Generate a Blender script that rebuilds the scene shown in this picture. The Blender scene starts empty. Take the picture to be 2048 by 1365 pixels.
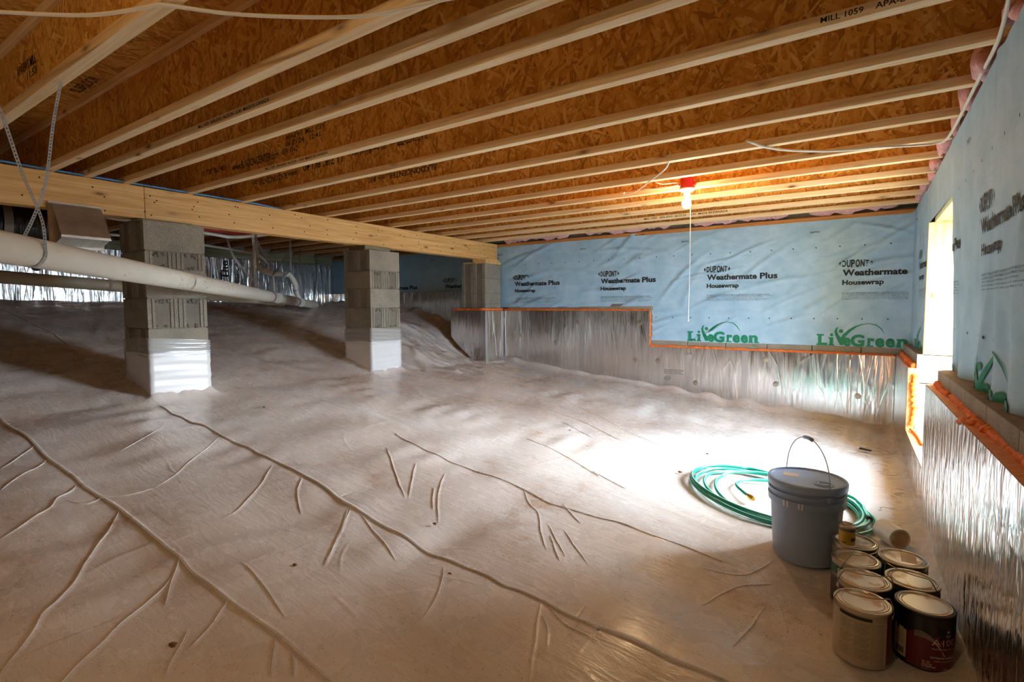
import bpy, bmesh, math, random
import numpy as np
from mathutils import Vector, Matrix
random.seed(7); rng = np.random.RandomState(11)
S = bpy.context.scene; COL = S.collection
H = 1.2            # camera height above the datum; heights below are given relative to the camera and lifted by H at the end

# ---------------------------------------------------------------- camera, sky, sun, exposure
cam = bpy.data.cameras.new('camera'); cam.sensor_width = 36.0; cam.lens = 1047.1/2048*36.0; cam.clip_start = .02
co = bpy.data.objects.new('camera', cam); COL.objects.link(co)
yaw, pit, rol = 0.595995, 0.065369, -0.004649
fwd = Vector((-math.sin(yaw)*math.cos(pit), math.cos(yaw)*math.cos(pit), -math.sin(pit)))
rt = Vector((math.cos(yaw), math.sin(yaw), 0)); up = rt.cross(fwd)
r2 = math.cos(rol)*rt + math.sin(rol)*up; u2 = -math.sin(rol)*rt + math.cos(rol)*up
co.matrix_world = Matrix((( r2.x, u2.x, -fwd.x, 0), (r2.y, u2.y, -fwd.y, 0), (r2.z, u2.z, -fwd.z, H), (0, 0, 0, 1)))
S.camera = co
S.view_settings.view_transform = 'Standard'; S.view_settings.look = 'None'
S.view_settings.gamma = 1; S.view_settings.use_curve_mapping = False
S.view_settings.exposure = 3.5
S.cycles.use_denoising = True; S.cycles.max_bounces = 14; S.cycles.diffuse_bounces = 9; S.cycles.glossy_bounces = 6
S.cycles.sample_clamp_indirect = 4.0; S.cycles.caustics_reflective = False; S.cycles.caustics_refractive = False
W = bpy.data.worlds.new('sky'); S.world = W; W.use_nodes = True
bg = W.node_tree.nodes['Background']; bg.inputs[0].default_value = (.62, .80, 1.0, 1); bg.inputs[1].default_value = 4.2
sun = bpy.data.lights.new('sun', 'SUN'); sun.energy = 2.9; sun.angle = math.radians(44); sun.color = (.86, .93, 1.0)
so = bpy.data.objects.new('sun', sun); COL.objects.link(so); so.location = (6, 7, 8)
so.rotation_euler = Vector((-.80, -.56, -.40)).to_track_quat('-Z', 'Y').to_euler()
pl = bpy.data.lights.new('doorway_portal', 'AREA'); pl.shape = 'RECTANGLE'; pl.size = 1.5; pl.size_y = 1.1
pl.cycles.is_portal = True
po = bpy.data.objects.new('doorway_portal', pl); COL.objects.link(po)
po.location = (.74, 4.17, -.16+H); po.rotation_euler = Vector((-1, 0, 0)).to_track_quat('-Z', 'Y').to_euler()
BULB_STRENGTH = 46.0

# ---------------------------------------------------------------- node helpers and materials
def lin(r, g, b):
    f = lambda c: (c/255/12.92 if c/255 <= .04045 else ((c/255+.055)/1.055)**2.4)
    return (f(r), f(g), f(b), 1)
class NT:
    def __init__(s, name):
        s.m = bpy.data.materials.new(name); s.m.use_nodes = True; s.t = s.m.node_tree
        s.b = s.t.nodes['Principled BSDF']
    def n(s, typ, ins=None, **kw):
        nd = s.t.nodes.new('ShaderNode'+typ)
        for k, v in kw.items(): setattr(nd, k, v)
        for k, v in (ins or {}).items(): s.set(nd.inputs[k], v)
        return nd
    def set(s, sock, v):
        if isinstance(v, bpy.types.NodeSocket): s.t.links.new(v, sock)
        elif isinstance(v, bpy.types.Node): s.t.links.new(v.outputs[0], sock)
        else: sock.default_value = v
    def P(s, **kw):
        for k, v in kw.items(): s.set(s.b.inputs[k.replace('_', ' ')], v)
    def obj(s, scale=(1, 1, 1), rot=(0, 0, 0), seed=False):
        c = s.n('TexCoord').outputs['Object']
        if seed:
            r = s.n('Math', {0: s.n('ObjectInfo').outputs['Random'], 1: 57.0}, operation='MULTIPLY')
            c = s.n('VectorMath', {0: c, 1: r.outputs[0]}, operation='ADD').outputs[0]
        return s.n('Mapping', {'Vector': c, 'Scale': scale, 'Rotation': rot}).outputs[0]
    def noise(s, vec, scale, detail=4, rough=.6, out=0, dist=0.0):
        return s.n('TexNoise', {'Vector': vec, 'Scale': scale, 'Detail': detail, 'Roughness': rough, 'Distortion': dist}).outputs[out]
    def ramp(s, fac, stops, interp='LINEAR'):
        r = s.n('ValToRGB', {0: fac}); e = r.color_ramp; e.interpolation = interp
        while len(e.elements) < len(stops): e.elements.new(.5)
        for el, (p, c) in zip(e.elements, stops):
            el.position = p; el.color = c if len(c) == 4 else (*c, 1)
        return r.outputs[0]
    def mix(s, f, a, b, mode='MIX'):
        m = s.n('Mix', data_type='RGBA', blend_type=mode)
        s.set(m.inputs[0], f); s.set(m.inputs[6], a); s.set(m.inputs[7], b)
        return m.outputs[2]
    def math(s, op, a, b=0.0, c=None):
        i = {0: a, 1: b}
        if c is not None: i[2] = c
        return s.n('Math', i, operation=op).outputs[0]
    def bump(s, h, strength=.3, dist=.01, nrm=None):
        i = {'Height': h, 'Strength': strength, 'Distance': dist}
        if nrm is not None: i['Normal'] = nrm
        return s.n('Bump', i).outputs[0]
def G(v): return (v, v, v, 1)
def simple(name, col, rough=.5, metal=0.0, **kw):
    t = NT(name); t.P(Base_Color=col, Roughness=rough, Metallic=metal, **kw); return t.m

def wood(name, dark, mid, light, axis=0, knots=True, rough=.6):
    t = NT(name)
    sc = [14, 14, 14]; sc[axis] = .7
    v = t.obj(sc, seed=True)
    g = t.noise(v, 2.2, 6, .65, dist=.6)
    c = t.ramp(g, [(.28, dark), (.5, mid), (.72, light)])
    sc2 = [90, 90, 90]; sc2[axis] = 1.5
    f = t.noise(t.obj(sc2, seed=True), 1.5, 3)
    c = t.mix(t.ramp(f, [(.35, G(.55)), (.6, G(0))]), c, dark)
    if knots:
        sk = [9, 9, 9]; sk[axis] = 3.2
        k = t.n('TexVoronoi', {'Vector': t.obj(sk, seed=True), 'Scale': 1.0}).outputs['Distance']
        kk = t.ramp(k, [(.05, G(.9)), (.10, G(.35)), (.19, G(0))])
        c = t.mix(kk, c, lin(120, 66, 30))
    t.P(Base_Color=c, Roughness=rough, Normal=t.bump(f, .25, .002)); return t.m
def osb(name, plane):
    t = NT(name)
    c0 = t.n('TexCoord').outputs['Object']
    r = t.math('MULTIPLY', t.n('ObjectInfo').outputs['Random'], 83.0)
    sp = t.n('SeparateXYZ', {0: c0})
    a = sp.outputs['X']; b = sp.outputs['Z' if plane == 'xz' else 'Y']
    cv = t.n('CombineXYZ', {0: t.math('ADD', a, r), 1: t.math('ADD', b, r), 2: 0.0}).outputs[0]
    best = None; pri = None
    for k, (ang, sx, sy) in enumerate([(1.5, 9, 70), (1.1, 13, 84), (1.95, 12, 76), (.5, 13, 66), (2.6, 14, 88)]):
        rv = t.n('VectorRotate', {'Vector': cv, 'Angle': ang}, rotation_type='Z_AXIS').outputs[0]
        wv = t.noise(rv, 6, 1, .5, 1)
        rv = t.mix(.03, rv, wv, 'ADD')
        mv = t.n('Mapping', {'Vector': rv, 'Scale': (sx, sy, 1), 'Location': (k*3.3, k*7.1, 0)}).outputs[0]
        vo = t.n('TexVoronoi', {'Vector': mv, 'Scale': 1.0}, voronoi_dimensions='2D')
        s3 = t.n('SeparateColor', {0: vo.outputs['Color']})
        fm = t.n('Mapping', {'Vector': rv, 'Scale': (6, 190, 1)}).outputs[0]
        gr = t.noise(fm, 1.0, 2)
        val = t.math('ADD', t.math('MULTIPLY', s3.outputs[1], .72), t.math('MULTIPLY', gr, .28))
        p = s3.outputs[0]
        if best is None: best, pri = val, p
        else:
            gt = t.math('GREATER_THAN', p, pri)
            best = t.math('ADD', t.math('MULTIPLY', gt, val), t.math('MULTIPLY', t.math('SUBTRACT', 1.0, gt), best))
            pri = t.math('MAXIMUM', p, pri)
    c = t.ramp(best, [(.10, lin(160, 102, 36)), (.3, lin(204, 143, 56)), (.55, lin(224, 168, 75)), (.78, lin(236, 188, 100)), (.92, lin(248, 216, 146))])
    big = t.noise(cv, 1.3, 3)
    c = t.mix(t.ramp(big, [(.35, G(.3)), (.6, G(0))]), c, lin(164, 104, 36))
    c = t.mix(t.ramp(pri, [(.34, G(.55)), (.48, G(0))]), c, lin(122, 76, 28))
    t.P(Base_Color=c, Roughness=.7, Normal=t.bump(best, .35, .003)); return t.m
def concrete(name, base, var=.35):
    t = NT(name); v = t.obj(seed=True)
    a = t.noise(v, 260, 2, .7); b = t.noise(v, 5, 4)
    d = tuple(x*.38 for x in base[:3])+(1,); l = tuple(min(1, x*1.5) for x in base[:3])+(1,)
    c = t.ramp(a, [(.3, d), (.5, base), (.7, l)])
    c = t.mix(t.ramp(b, [(.35, G(.35)), (.6, G(0))]), c, d)
    t.P(Base_Color=c, Roughness=.9, Normal=t.bump(a, .5, .004)); return t.m
def foil(name, wr=1.0, rough=.2, sa=(11, 11, 1.6), base=.88):
    t = NT(name); v = t.obj()
    a = t.noise(t.obj(sa), 1.2, 2, .5, dist=.6)
    b = t.noise(t.obj((42, 42, 5)), 1.5, 2, .5, dist=.8)
    w = t.n('TexVoronoi', {'Vector': t.obj((3, 3, .55)), 'Scale': 2.3}, feature='DISTANCE_TO_EDGE').outputs[0]
    cr = t.ramp(w, [(0, G(1)), (.035, G(0))])
    h = t.math('ADD', t.math('MULTIPLY', a, 1.0), t.math('ADD', t.math('MULTIPLY', b, .07), t.math('MULTIPLY', cr, .06)))
    st = t.noise(t.obj((30, 30, 2)), 1.0, 3)
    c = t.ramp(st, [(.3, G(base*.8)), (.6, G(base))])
    t.P(Base_Color=c, Metallic=1.0, Roughness=t.ramp(b, [(.3, G(rough*.7)), (.7, G(rough*1.6))]), Normal=t.bump(h, .34*wr, .02)); return t.m
def plastic_floor():
    t = NT('floor_plastic'); v = t.obj()
    c = G(.80)
    big = t.noise(v, 1.1, 4, .6)
    c = t.mix(t.ramp(big, [(.40, G(0)), (.68, G(.45))]), lin(216, 211, 206), lin(186, 166, 148))
    # sand and dirt lying in loose patches
    patch = t.noise(v, 1.7, 3, .6, dist=.4)
    pm = t.ramp(patch, [(.52, G(0)), (.66, G(1))])
    for sc, th, col in ((85, .085, (58, 36, 22)), (190, .15, (112, 70, 38)), (40, .05, (44, 28, 18))):
        vo = t.n('TexVoronoi', {'Vector': v, 'Scale': sc}); ran = t.n('SeparateColor', {0: vo.outputs['Color']}).outputs[0]
        sz = t.math('MULTIPLY', t.math('POWER', ran, 4.0), th*2.9)
        dot = t.math('LESS_THAN', vo.outputs['Distance'], sz)
        c = t.mix(t.math('MULTIPLY', dot, t.math('ADD', t.math('MULTIPLY', pm, .6), .34)), c, lin(*col))
    sm = t.math('MULTIPLY', t.ramp(t.noise(v, 9, 5, .7), [(.50, G(0)), (.70, G(1))]), pm)
    c = t.mix(t.math('MULTIPLY', sm, .65), c, lin(160, 118, 78))
    s1 = t.noise(t.obj((6, 22, 6), (0, 0, .35)), 1.0, 4, .55, dist=.7)
    s2 = t.noise(v, 34, 3, .6, dist=1.2)
    h = t.math('ADD', t.math('MULTIPLY', s1, .8), t.math('MULTIPLY', s2, .12))
    t.P(Base_Color=c, Roughness=t.ramp(t.noise(v, 7, 3), [(.3, G(.20)), (.7, G(.34))]), Specular_IOR_Level=.5, Normal=t.bump(h, .19, .02)); return t.m
def wrap_mat():
    t = NT('blue_housewrap'); v = t.obj()
    a = t.noise(v, 320, 2); b = t.noise(v, 6, 3); f = t.noise(t.obj((5, 5, 12), (0, .5, 0)), 1.2, 3, .5, dist=.5)
    c = t.ramp(b, [(.3, lin(146, 188, 216)), (.7, lin(170, 206, 230))])
    h = t.math('ADD', t.math('MULTIPLY', a, .03), f)
    t.P(Base_Color=c, Roughness=.55, Normal=t.bump(h, .25, .02)); return t.m
def foam_mat(name, c1, c2):
    t = NT(name); v = t.obj(); a = t.noise(v, 38, 4, .6)
    t.P(Base_Color=t.ramp(a, [(.3, c1), (.7, c2)]), Roughness=.6, Normal=t.bump(a, .7, .012)); return t.m
def paper(name, base, ink, rows=60, axis='Z'):
    t = NT(name); t.P(Base_Color=base, Roughness=.5); return t.m
M = {}
M['spf'] = wood('pine_flange', lin(220, 182, 126), lin(246, 222, 176), lin(253, 240, 208))
M['beam'] = wood('pine_beam', lin(196, 144, 78), lin(226, 180, 110), lin(240, 204, 142), axis=1)
M['stud'] = wood('pine_stud', lin(200, 150, 84), lin(230, 190, 124), lin(242, 214, 160), axis=2)
M['plate'] = wood('pine_plate', lin(160, 100, 46), lin(196, 132, 66), lin(214, 156, 90))
M['sill'] = wood('treated_sill', lin(96, 92, 66), lin(128, 122, 92), lin(150, 142, 110), axis=1)
M['osb_web'] = osb('osb_web', 'xz'); M['osb_deck'] = osb('osb_deck', 'xy')
M['block'] = concrete('concrete_block', lin(150, 143, 128)); M['mortar'] = concrete('mortar', lin(128, 122, 110))
M['foil'] = foil('silver_foil', 1.1, .15); M['foil_shaded'] = foil('silver_foil_shaded', 2.2, .2, base=.62); M['foil_side'] = foil('silver_foil_side', 2.0, .13, (15, 15, 5.5))  # left wall foil: dark reflection of the bay put into its lower base colour
M['floor'] = plastic_floor(); M['wrap'] = wrap_mat()
M['foam'] = foam_mat('orange_foam', lin(214, 98, 30), lin(238, 134, 62)); M['board'] = foam_mat('foam_board_edge', lin(212, 128, 70), lin(232, 156, 96))
M['yellow_foam'] = foam_mat('yellow_foam', lin(236, 160, 44), lin(250, 196, 90))
M['pink'] = foam_mat('pink_insulation', lin(216, 150, 148), lin(240, 196, 192))
M['ink'] = simple('black_ink', lin(22, 22, 24), .7); M['inkb'] = simple('dark_brown_ink', lin(40, 24, 14), .8)
M['green'] = simple('green_print', lin(0, 128, 92), .55); M['ink_grey'] = simple('grey_ink', lin(70, 74, 78), .7)
def pvc():
    t = NT('white_pvc'); v = t.obj()
    d = t.math('MULTIPLY', t.ramp(t.noise(v, 60, 4, .75), [(.56, G(0)), (.62, G(1))]), t.ramp(t.noise(v, 4.5, 2), [(.52, G(0)), (.62, G(1))]))
    c = t.mix(d, t.ramp(t.noise(v, 3, 3), [(.3, lin(206, 204, 190)), (.7, lin(224, 222, 210))]), lin(140, 98, 54))
    t.P(Base_Color=c, Roughness=.35); return t.m
M['pvc'] = pvc(); M['pvc_old'] = simple('dull_pvc', lin(178, 172, 152), .45); M['primer'] = simple('purple_primer', lin(104, 88, 128), .5)
M['tape_foil'] = simple('foil_tape', lin(222, 224, 228), .28, 1.0); M['steel'] = simple('galvanised_strap', lin(176, 178, 178), .38, .9); M['galv'] = NT('galvanised_sheet').m
_t = NT('galvanised_sheet'); _t.P(Base_Color=_t.ramp(_t.noise(_t.obj(), 9, 3), [(.3, lin(168, 150, 130)), (.7, lin(196, 180, 162))]), Metallic=.75, Roughness=.45); M['galv'] = _t.m
M['tin'] = simple('tin', lin(196, 188, 172), .28, 1.0); M['wire'] = simple('wire', lin(150, 140, 124), .35, 1.0)
M['nail'] = simple('nail_head', lin(60, 48, 38), .5, .6)
M['black_duct'] = NT('black_duct').m
_t = NT('black_duct_film'); _w = _t.noise(_t.obj((6, 30, 6)), 2, 3); _t.P(Base_Color=lin(16, 16, 17), Roughness=.28, Normal=_t.bump(_w, .6, .02)); M['black_duct'] = _t.m
M['grey_tape'] = simple('grey_tape', lin(130, 130, 124), .4, .3)
M['red'] = simple('red_plastic', lin(206, 30, 22), .4); M['pex_red'] = simple('red_pex', lin(196, 40, 36), .4); M['pex_white'] = simple('white_pex', lin(206, 204, 196), .4)
M['blue_cable'] = simple('blue_cable', lin(70, 150, 214), .45); M['white_cable'] = simple('white_cable', lin(232, 228, 216), .5); M['yellow_cable'] = simple('yellow_cable', lin(222, 178, 40), .45)
M['porcelain'] = simple('white_porcelain', lin(240, 240, 238), .25)
_t = NT('lit_bulb'); _t.P(Base_Color=lin(255, 240, 210), Emission_Color=(1, .70, .40, 1), Emission_Strength=BULB_STRENGTH); M['bulb'] = _t.m
M['bucket'] = simple('grey_plastic', lin(150, 170, 202), .35); M['bucket_lid'] = simple('grey_lid_plastic', lin(156, 176, 208), .3)
M['white_paper'] = simple('white_paper', lin(232, 230, 224), .5); M['tan_paper'] = simple('tan_paper', lin(206, 190, 168), .6)
M['hose'] = simple('green_hose', lin(12, 140, 116), .3); M['hose_stripe'] = simple('pale_hose_stripe', lin(150, 220, 205), .3); M['brass'] = simple('brass', lin(206, 160, 70), .25, 1.0)
M['tape_white'] = simple('white_tape', lin(226, 228, 232), .3); M['card'] = simple('brown_card', lin(206, 180, 146), .7)
M['maroon'] = simple('maroon_label', lin(96, 24, 34), .32); M['black_gloss'] = simple('black_paint', lin(18, 18, 24), .3); M['beige'] = simple('beige_label', lin(186, 172, 148), .45)
M['green_label'] = simple('green_label', lin(14, 92, 62), .4); M['grey_label'] = simple('grey_label', lin(124, 114, 102), .45); M['dark_label'] = simple('dark_label', lin(62, 52, 48), .4); M['yellow_label'] = simple('yellow_label', lin(214, 172, 52), .4)
M['navy'] = simple('navy_print', lin(52, 46, 92), .4); M['pale_ink'] = simple('pale_print', lin(226, 216, 206), .5); M['purple_label'] = simple('plum_label', lin(70, 36, 52), .4)
M['soil'] = foam_mat('soil', lin(92, 66, 44), lin(134, 102, 72)); M['gravel'] = concrete('gravel_ground', lin(168, 160, 150))
M['white_plastic_wrap'] = simple('white_plastic_sleeve', lin(224, 224, 222), .3)
_t = NT('clear_film'); _t.P(Base_Color=lin(226, 228, 228), Roughness=.12, Transmission_Weight=.0, Alpha=.36); M['clear'] = _t.m
_t = NT('lid_metal'); _v = _t.obj(seed=True); _a = _t.noise(_v, 16, 4, .65); _t.P(Base_Color=_t.mix(_t.ramp(_a, [(.52, G(0)), (.6, G(.85))]), lin(206, 206, 200), lin(196, 160, 112)), Metallic=_t.ramp(_a, [(.5, G(.85)), (.6, G(.1))]), Roughness=.3); M['lid'] = _t.m

# ---------------------------------------------------------------- mesh helpers
class MB:
    def __init__(s): s.v = []; s.f = []; s.mi = []; s.cur = 0
    def add(s, V, F):
        o = len(s.v); s.v += [tuple(map(float, p)) for p in V]
        for f in F: s.f.append([i+o for i in f]); s.mi.append(s.cur)
        return s
    def box(s, x0, x1, y0, y1, z0, z1):
        return s.add([(x, y, z) for x in (x0, x1) for y in (y0, y1) for z in (z0, z1)],
                     [(0, 1, 3, 2), (4, 6, 7, 5), (0, 4, 5, 1), (2, 3, 7, 6), (0, 2, 6, 4), (1, 5, 7, 3)])
    def cbox(s, x0, x1, y0, y1, z0, z1, c=.004):   # box with its edges broken
        x0, x1 = sorted((x0, x1)); y0, y1 = sorted((y0, y1)); z0, z1 = sorted((z0, z1))
        V = []; idx = {}
        for ix, x in enumerate((x0, x1)):
            for iy, y in enumerate((y0, y1)):
                for iz, z in enumerate((z0, z1)):
                    sx, sy, sz = (c if ix == 0 else -c), (c if iy == 0 else -c), (c if iz == 0 else -c)
                    for k, p in enumerate(((x, y+sy, z+sz), (x+sx, y, z+sz), (x+sx, y+sy, z))):
                        idx[ix, iy, iz, k] = len(V); V.append(p)
        F = []
        g = lambda a, b, d, k: idx[a, b, d, k]
        for a in (0, 1):
            F.append([g(a, 0, 0, 0), g(a, 1, 0, 0), g(a, 1, 1, 0), g(a, 0, 1, 0)])
            F.append([g(0, a, 0, 1), g(1, a, 0, 1), g(1, a, 1, 1), g(0, a, 1, 1)])
            F.append([g(0, 0, a, 2), g(1, 0, a, 2), g(1, 1, a, 2), g(0, 1, a, 2)])
            for b in (0, 1):
                F.append([g(a, b, 0, 0), g(a, b, 1, 0), g(a, b, 1, 1), g(a, b, 0, 1)])
                F.append([g(a, 0, b, 0), g(a, 1, b, 0), g(a, 1, b, 2), g(a, 0, b, 2)])
                F.append([g(0, a, b, 1), g(1, a, b, 1), g(1, a, b, 2), g(0, a, b, 2)])
                for d in (0, 1): F.append([g(a, b, d, 0), g(a, b, d, 1), g(a, b, d, 2)])
        return s.add(V, F)
    def prism(s, poly, z0, z1, tr=lambda p: p):
        n = len(poly)
        V = [tr((x, y, z0)) for x, y in poly]+[tr((x, y, z1)) for x, y in poly]
        return s.add(V, [list(range(n))[::-1], list(range(n, 2*n))]+[(i, (i+1) % n, n+(i+1) % n, n+i) for i in range(n)])
    def lathe(s, prof, n=32, c=(0, 0, 0), tr=lambda p: p, cap=True):
        V = []; F = []
        for r, z in prof:
            for k in range(n):
                a = 2*math.pi*k/n; V.append(tr((c[0]+r*math.cos(a), c[1]+r*math.sin(a), c[2]+z)))
        for i in range(len(prof)-1):
            for k in range(n):
                F.append((i*n+k, i*n+(k+1) % n, (i+1)*n+(k+1) % n, (i+1)*n+k))
        if cap and prof[0][0] > 1e-5: F.append(list(range(n))[::-1])
        if cap and prof[-1][0] > 1e-5: F.append([(len(prof)-1)*n+k for k in range(n)])
        return s.add(V, F)
    def tube(s, pts, r, n=10, cap=True):
        P = [Vector(p) for p in pts]; R = r if hasattr(r, '__len__') else [r]*len(P)
        V = []; F = []; u = None
        for i, p in enumerate(P):
            t = (P[min(i+1, len(P)-1)]-P[max(i-1, 0)]).normalized()
            if u is None:
                u = t.orthogonal().normalized()
            u = (u-t*u.dot(t)).normalized(); w = t.cross(u)
            for k in range(n):
                a = 2*math.pi*k/n; V.append(p+R[i]*(math.cos(a)*u+math.sin(a)*w))
        for i in range(len(P)-1):
            for k in range(n): F.append((i*n+k, i*n+(k+1) % n, (i+1)*n+(k+1) % n, (i+1)*n+k))
        if cap: F.append(list(range(n))[::-1]); F.append([(len(P)-1)*n+k for k in range(n)])
        return s.add(V, F)
    def grid(s, nu, nv, fn, keep=None):
        V = [fn(i/(nu-1), j/(nv-1)) for j in range(nv) for i in range(nu)]
        return s.add(V, [(j*nu+i, j*nu+i+1, (j+1)*nu+i+1, (j+1)*nu+i) for j in range(nv-1) for i in range(nu-1) if keep is None or keep((i+.5)/(nu-1), (j+.5)/(nv-1))])
    def strap(s, pts, w=.019, side=None):       # perforated steel band
        P = smooth(pts, .0125); n = len(P)
        for i in range(n-1):
            a, b = P[i], P[i+1]; t = (b-a).normalized()
            sd = Vector(side) if side is not None else t.orthogonal()
            sd = (sd-t*sd.dot(t)).normalized()
            L = (b-a).length
            V = [a+t*L*fa+sd*w*(fb-.5) for fa in (0, .27, .73, 1) for fb in (0, .33, .67, 1)]
            s.add(V, [(4*q+p, 4*q+p+1, 4*q+p+5, 4*q+p+4) for q in range(3) for p in range(3) if not (q == 1 and p == 1)])
        return s
def smooth(pts, step=.03):
    P = [Vector(p) for p in pts]
    if len(P) > 2:
        Q = []
        for i in range(len(P)-1):
            a, b, c, d = P[max(i-1, 0)], P[i], P[i+1], P[min(i+2, len(P)-1)]
            for k in range(10):
                t = k/10; Q.append(.5*((2*b)+(c-a)*t+(2*a-5*b+4*c-d)*t*t+(3*b-a-3*c+d)*t**3))
        Q.append(P[-1]); P = Q
    L = [0]
    for a, b in zip(P, P[1:]): L.append(L[-1]+(b-a).length)
    n = max(2, int(L[-1]/step)+1); out = []; j = 0
    for k in range(n):
        d = L[-1]*k/(n-1)
        while j < len(L)-2 and L[j+1] < d: j += 1
        out.append(P[j].lerp(P[j+1], 0 if L[j+1] == L[j] else (d-L[j])/(L[j+1]-L[j])))
    return out
def wpos(o):
    p = Vector((0, 0, 0))
    while o: p += Vector(o.location); o = o.parent
    return p
def build(mb, name, mat, parent=None, smooth_=False, bevel=0, origin=None):
    V = mb.v
    if origin is None:
        if parent is not None: off = wpos(parent); loc = Vector((0, 0, 0))
        else:
            A = np.array(V); off = Vector(((A[:, 0].min()+A[:, 0].max())/2, (A[:, 1].min()+A[:, 1].max())/2, A[:, 2].min())); loc = off
    else: off = Vector(origin); loc = off-(wpos(parent) if parent else Vector((0, 0, 0)))
    me = bpy.data.meshes.new(name)
    me.from_pydata([(x-off.x, y-off.y, z-off.z) for x, y, z in V], [], mb.f)
    mats = mat if isinstance(mat, (list, tuple)) else [mat]
    for m in mats: me.materials.append(m)
    if len(mats) > 1: me.polygons.foreach_set('material_index', mb.mi)
    if smooth_: me.polygons.foreach_set('use_smooth', [True]*len(me.polygons))
    bm = bmesh.new(); bm.from_mesh(me); bmesh.ops.recalc_face_normals(bm, faces=bm.faces); bm.to_mesh(me); bm.free()
    if smooth_ == 'auto': me.set_sharp_from_angle(angle=math.radians(38))
    o = bpy.data.objects.new(name, me); COL.objects.link(o); o.location = loc
    if parent: o.parent = parent
    return o
def thing(name, label, cat, loc=(0, 0, 0), rz=0, group=None):
    o = bpy.data.objects.new(name, None); COL.objects.link(o); o.location = loc; o.rotation_euler = (0, 0, rz); o.empty_display_size = .05
    return tag(o, label, cat, group)
def tag(o, label=None, cat=None, group=None, kind=None):
    if label: o['label'] = label
    if cat: o['category'] = cat
    if group: o['group'] = group
    if kind: o['kind'] = kind
    return o
def kids(o): return [c for c in list(COL.objects) if c.parent is o]
def dup(o, parent=None):
    c = o.copy(); COL.objects.link(c); c.parent = parent
    for k in kids(o): dup(k, c)
    return c
_tx = {}
def text(s, size=.1, bold=0.0, res=2):          # 2-D outline of a word: (verts, faces)
    key = (s, bold, res)
    if key not in _tx:
        cu = bpy.data.curves.new('t', 'FONT'); cu.body = s; cu.size = 1; cu.offset = bold; cu.resolution_u = res; cu.fill_mode = 'FRONT'
        ob = bpy.data.objects.new('t', cu); COL.objects.link(ob)
        dg = bpy.context.evaluated_depsgraph_get(); me = ob.evaluated_get(dg).to_mesh()
        _tx[key] = ([(v.co.x, v.co.y) for v in me.vertices], [tuple(p.vertices) for p in me.polygons])
        ob.evaluated_get(dg).to_mesh_clear(); bpy.data.objects.remove(ob); bpy.data.curves.remove(cu)
    V, F = _tx[key]
    return [(x*size, y*size) for x, y in V], F
def fit(s, x0, x1, y0, y1, bold=0.0, res=3):     # a word stretched into a rectangle
    V, F = text(s, 1, bold, res); A = np.array(V); mn, mx = A.min(0), A.max(0)
    return [(x0+(x-mn[0])/(mx[0]-mn[0])*(x1-x0), y0+(y-mn[1])/(mx[1]-mn[1])*(y1-y0)) for x, y in V], F
def put(mb, VF, fn, clip=None):
    V, F = VF
    if clip: F = [f for f in F if all(clip(*V[i]) for i in f)]
    mb.add([fn(x, y) for x, y in V], F)
def rect(x0, x1, y0, y1): return [(x0, y0), (x1, y0), (x1, y1), (x0, y1)], [(0, 1, 2, 3)]

# ---------------------------------------------------------------- ground shape
# floor height relative to camera
_XS=np.array([-9,-7.9,-6.8,-5.8,-5.1,-4.55,-4.12,-3.2,-2.1,-1.2,-.5,-.2,.05,.3,.8])
_YS=np.array([-2,0,2,3.7,4.6,5.5,6.1])
_ZT=np.array([
 [.12,.1,-.02,-.24,-.4,-.54,-.64,-.78,-.93,-1.05,-1.14,-1.165,-1.185,-1.19,-1.19],
 [.12,.1,-.02,-.24,-.4,-.54,-.64,-.78,-.93,-1.05,-1.14,-1.165,-1.185,-1.19,-1.19],
 [.12,.1,-.02,-.24,-.4,-.54,-.64,-.78,-.93,-1.05,-1.14,-1.165,-1.185,-1.19,-1.19],
 [.12,.1,-.01,-.22,-.39,-.55,-.675,-.82,-.95,-1.05,-1.13,-1.16,-1.18,-1.19,-1.19],
 [.12,.09,.0,-.16,-.34,-.53,-.70,-.83,-.95,-1.04,-1.12,-1.15,-1.175,-1.19,-1.19],
 [.12,.08,.02,-.08,-.28,-.52,-.72,-.845,-.945,-1.03,-1.10,-1.135,-1.165,-1.19,-1.19],
 [.12,.07,.02,-.04,-.24,-.55,-.74,-.84,-.935,-1.02,-1.08,-1.12,-1.155,-1.19,-1.19]])
def _cub(xs,x):
    i=np.clip(np.searchsorted(xs,x)-1,0,len(xs)-2); t=np.clip((x-xs[i])/(xs[i+1]-xs[i]),0,1)
    return i,t
def base(x,y):
    x=np.asarray(x,float);y=np.asarray(y,float)
    i,t=_cub(_XS,x); j,s=_cub(_YS,y); 
    return (_ZT[j,i]*(1-t)+_ZT[j,i+1]*t)*(1-s)+(_ZT[j+1,i]*(1-t)+_ZT[j+1,i+1]*t)*s
def floor_z(x, y): return base(x, y)
XL, YB, YF = -7.9, 5.96, -1.2        # left wall, back wall, wall behind the camera
JB, DECK = .86, 1.162                # underside of the joists, underside of the deck

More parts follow.
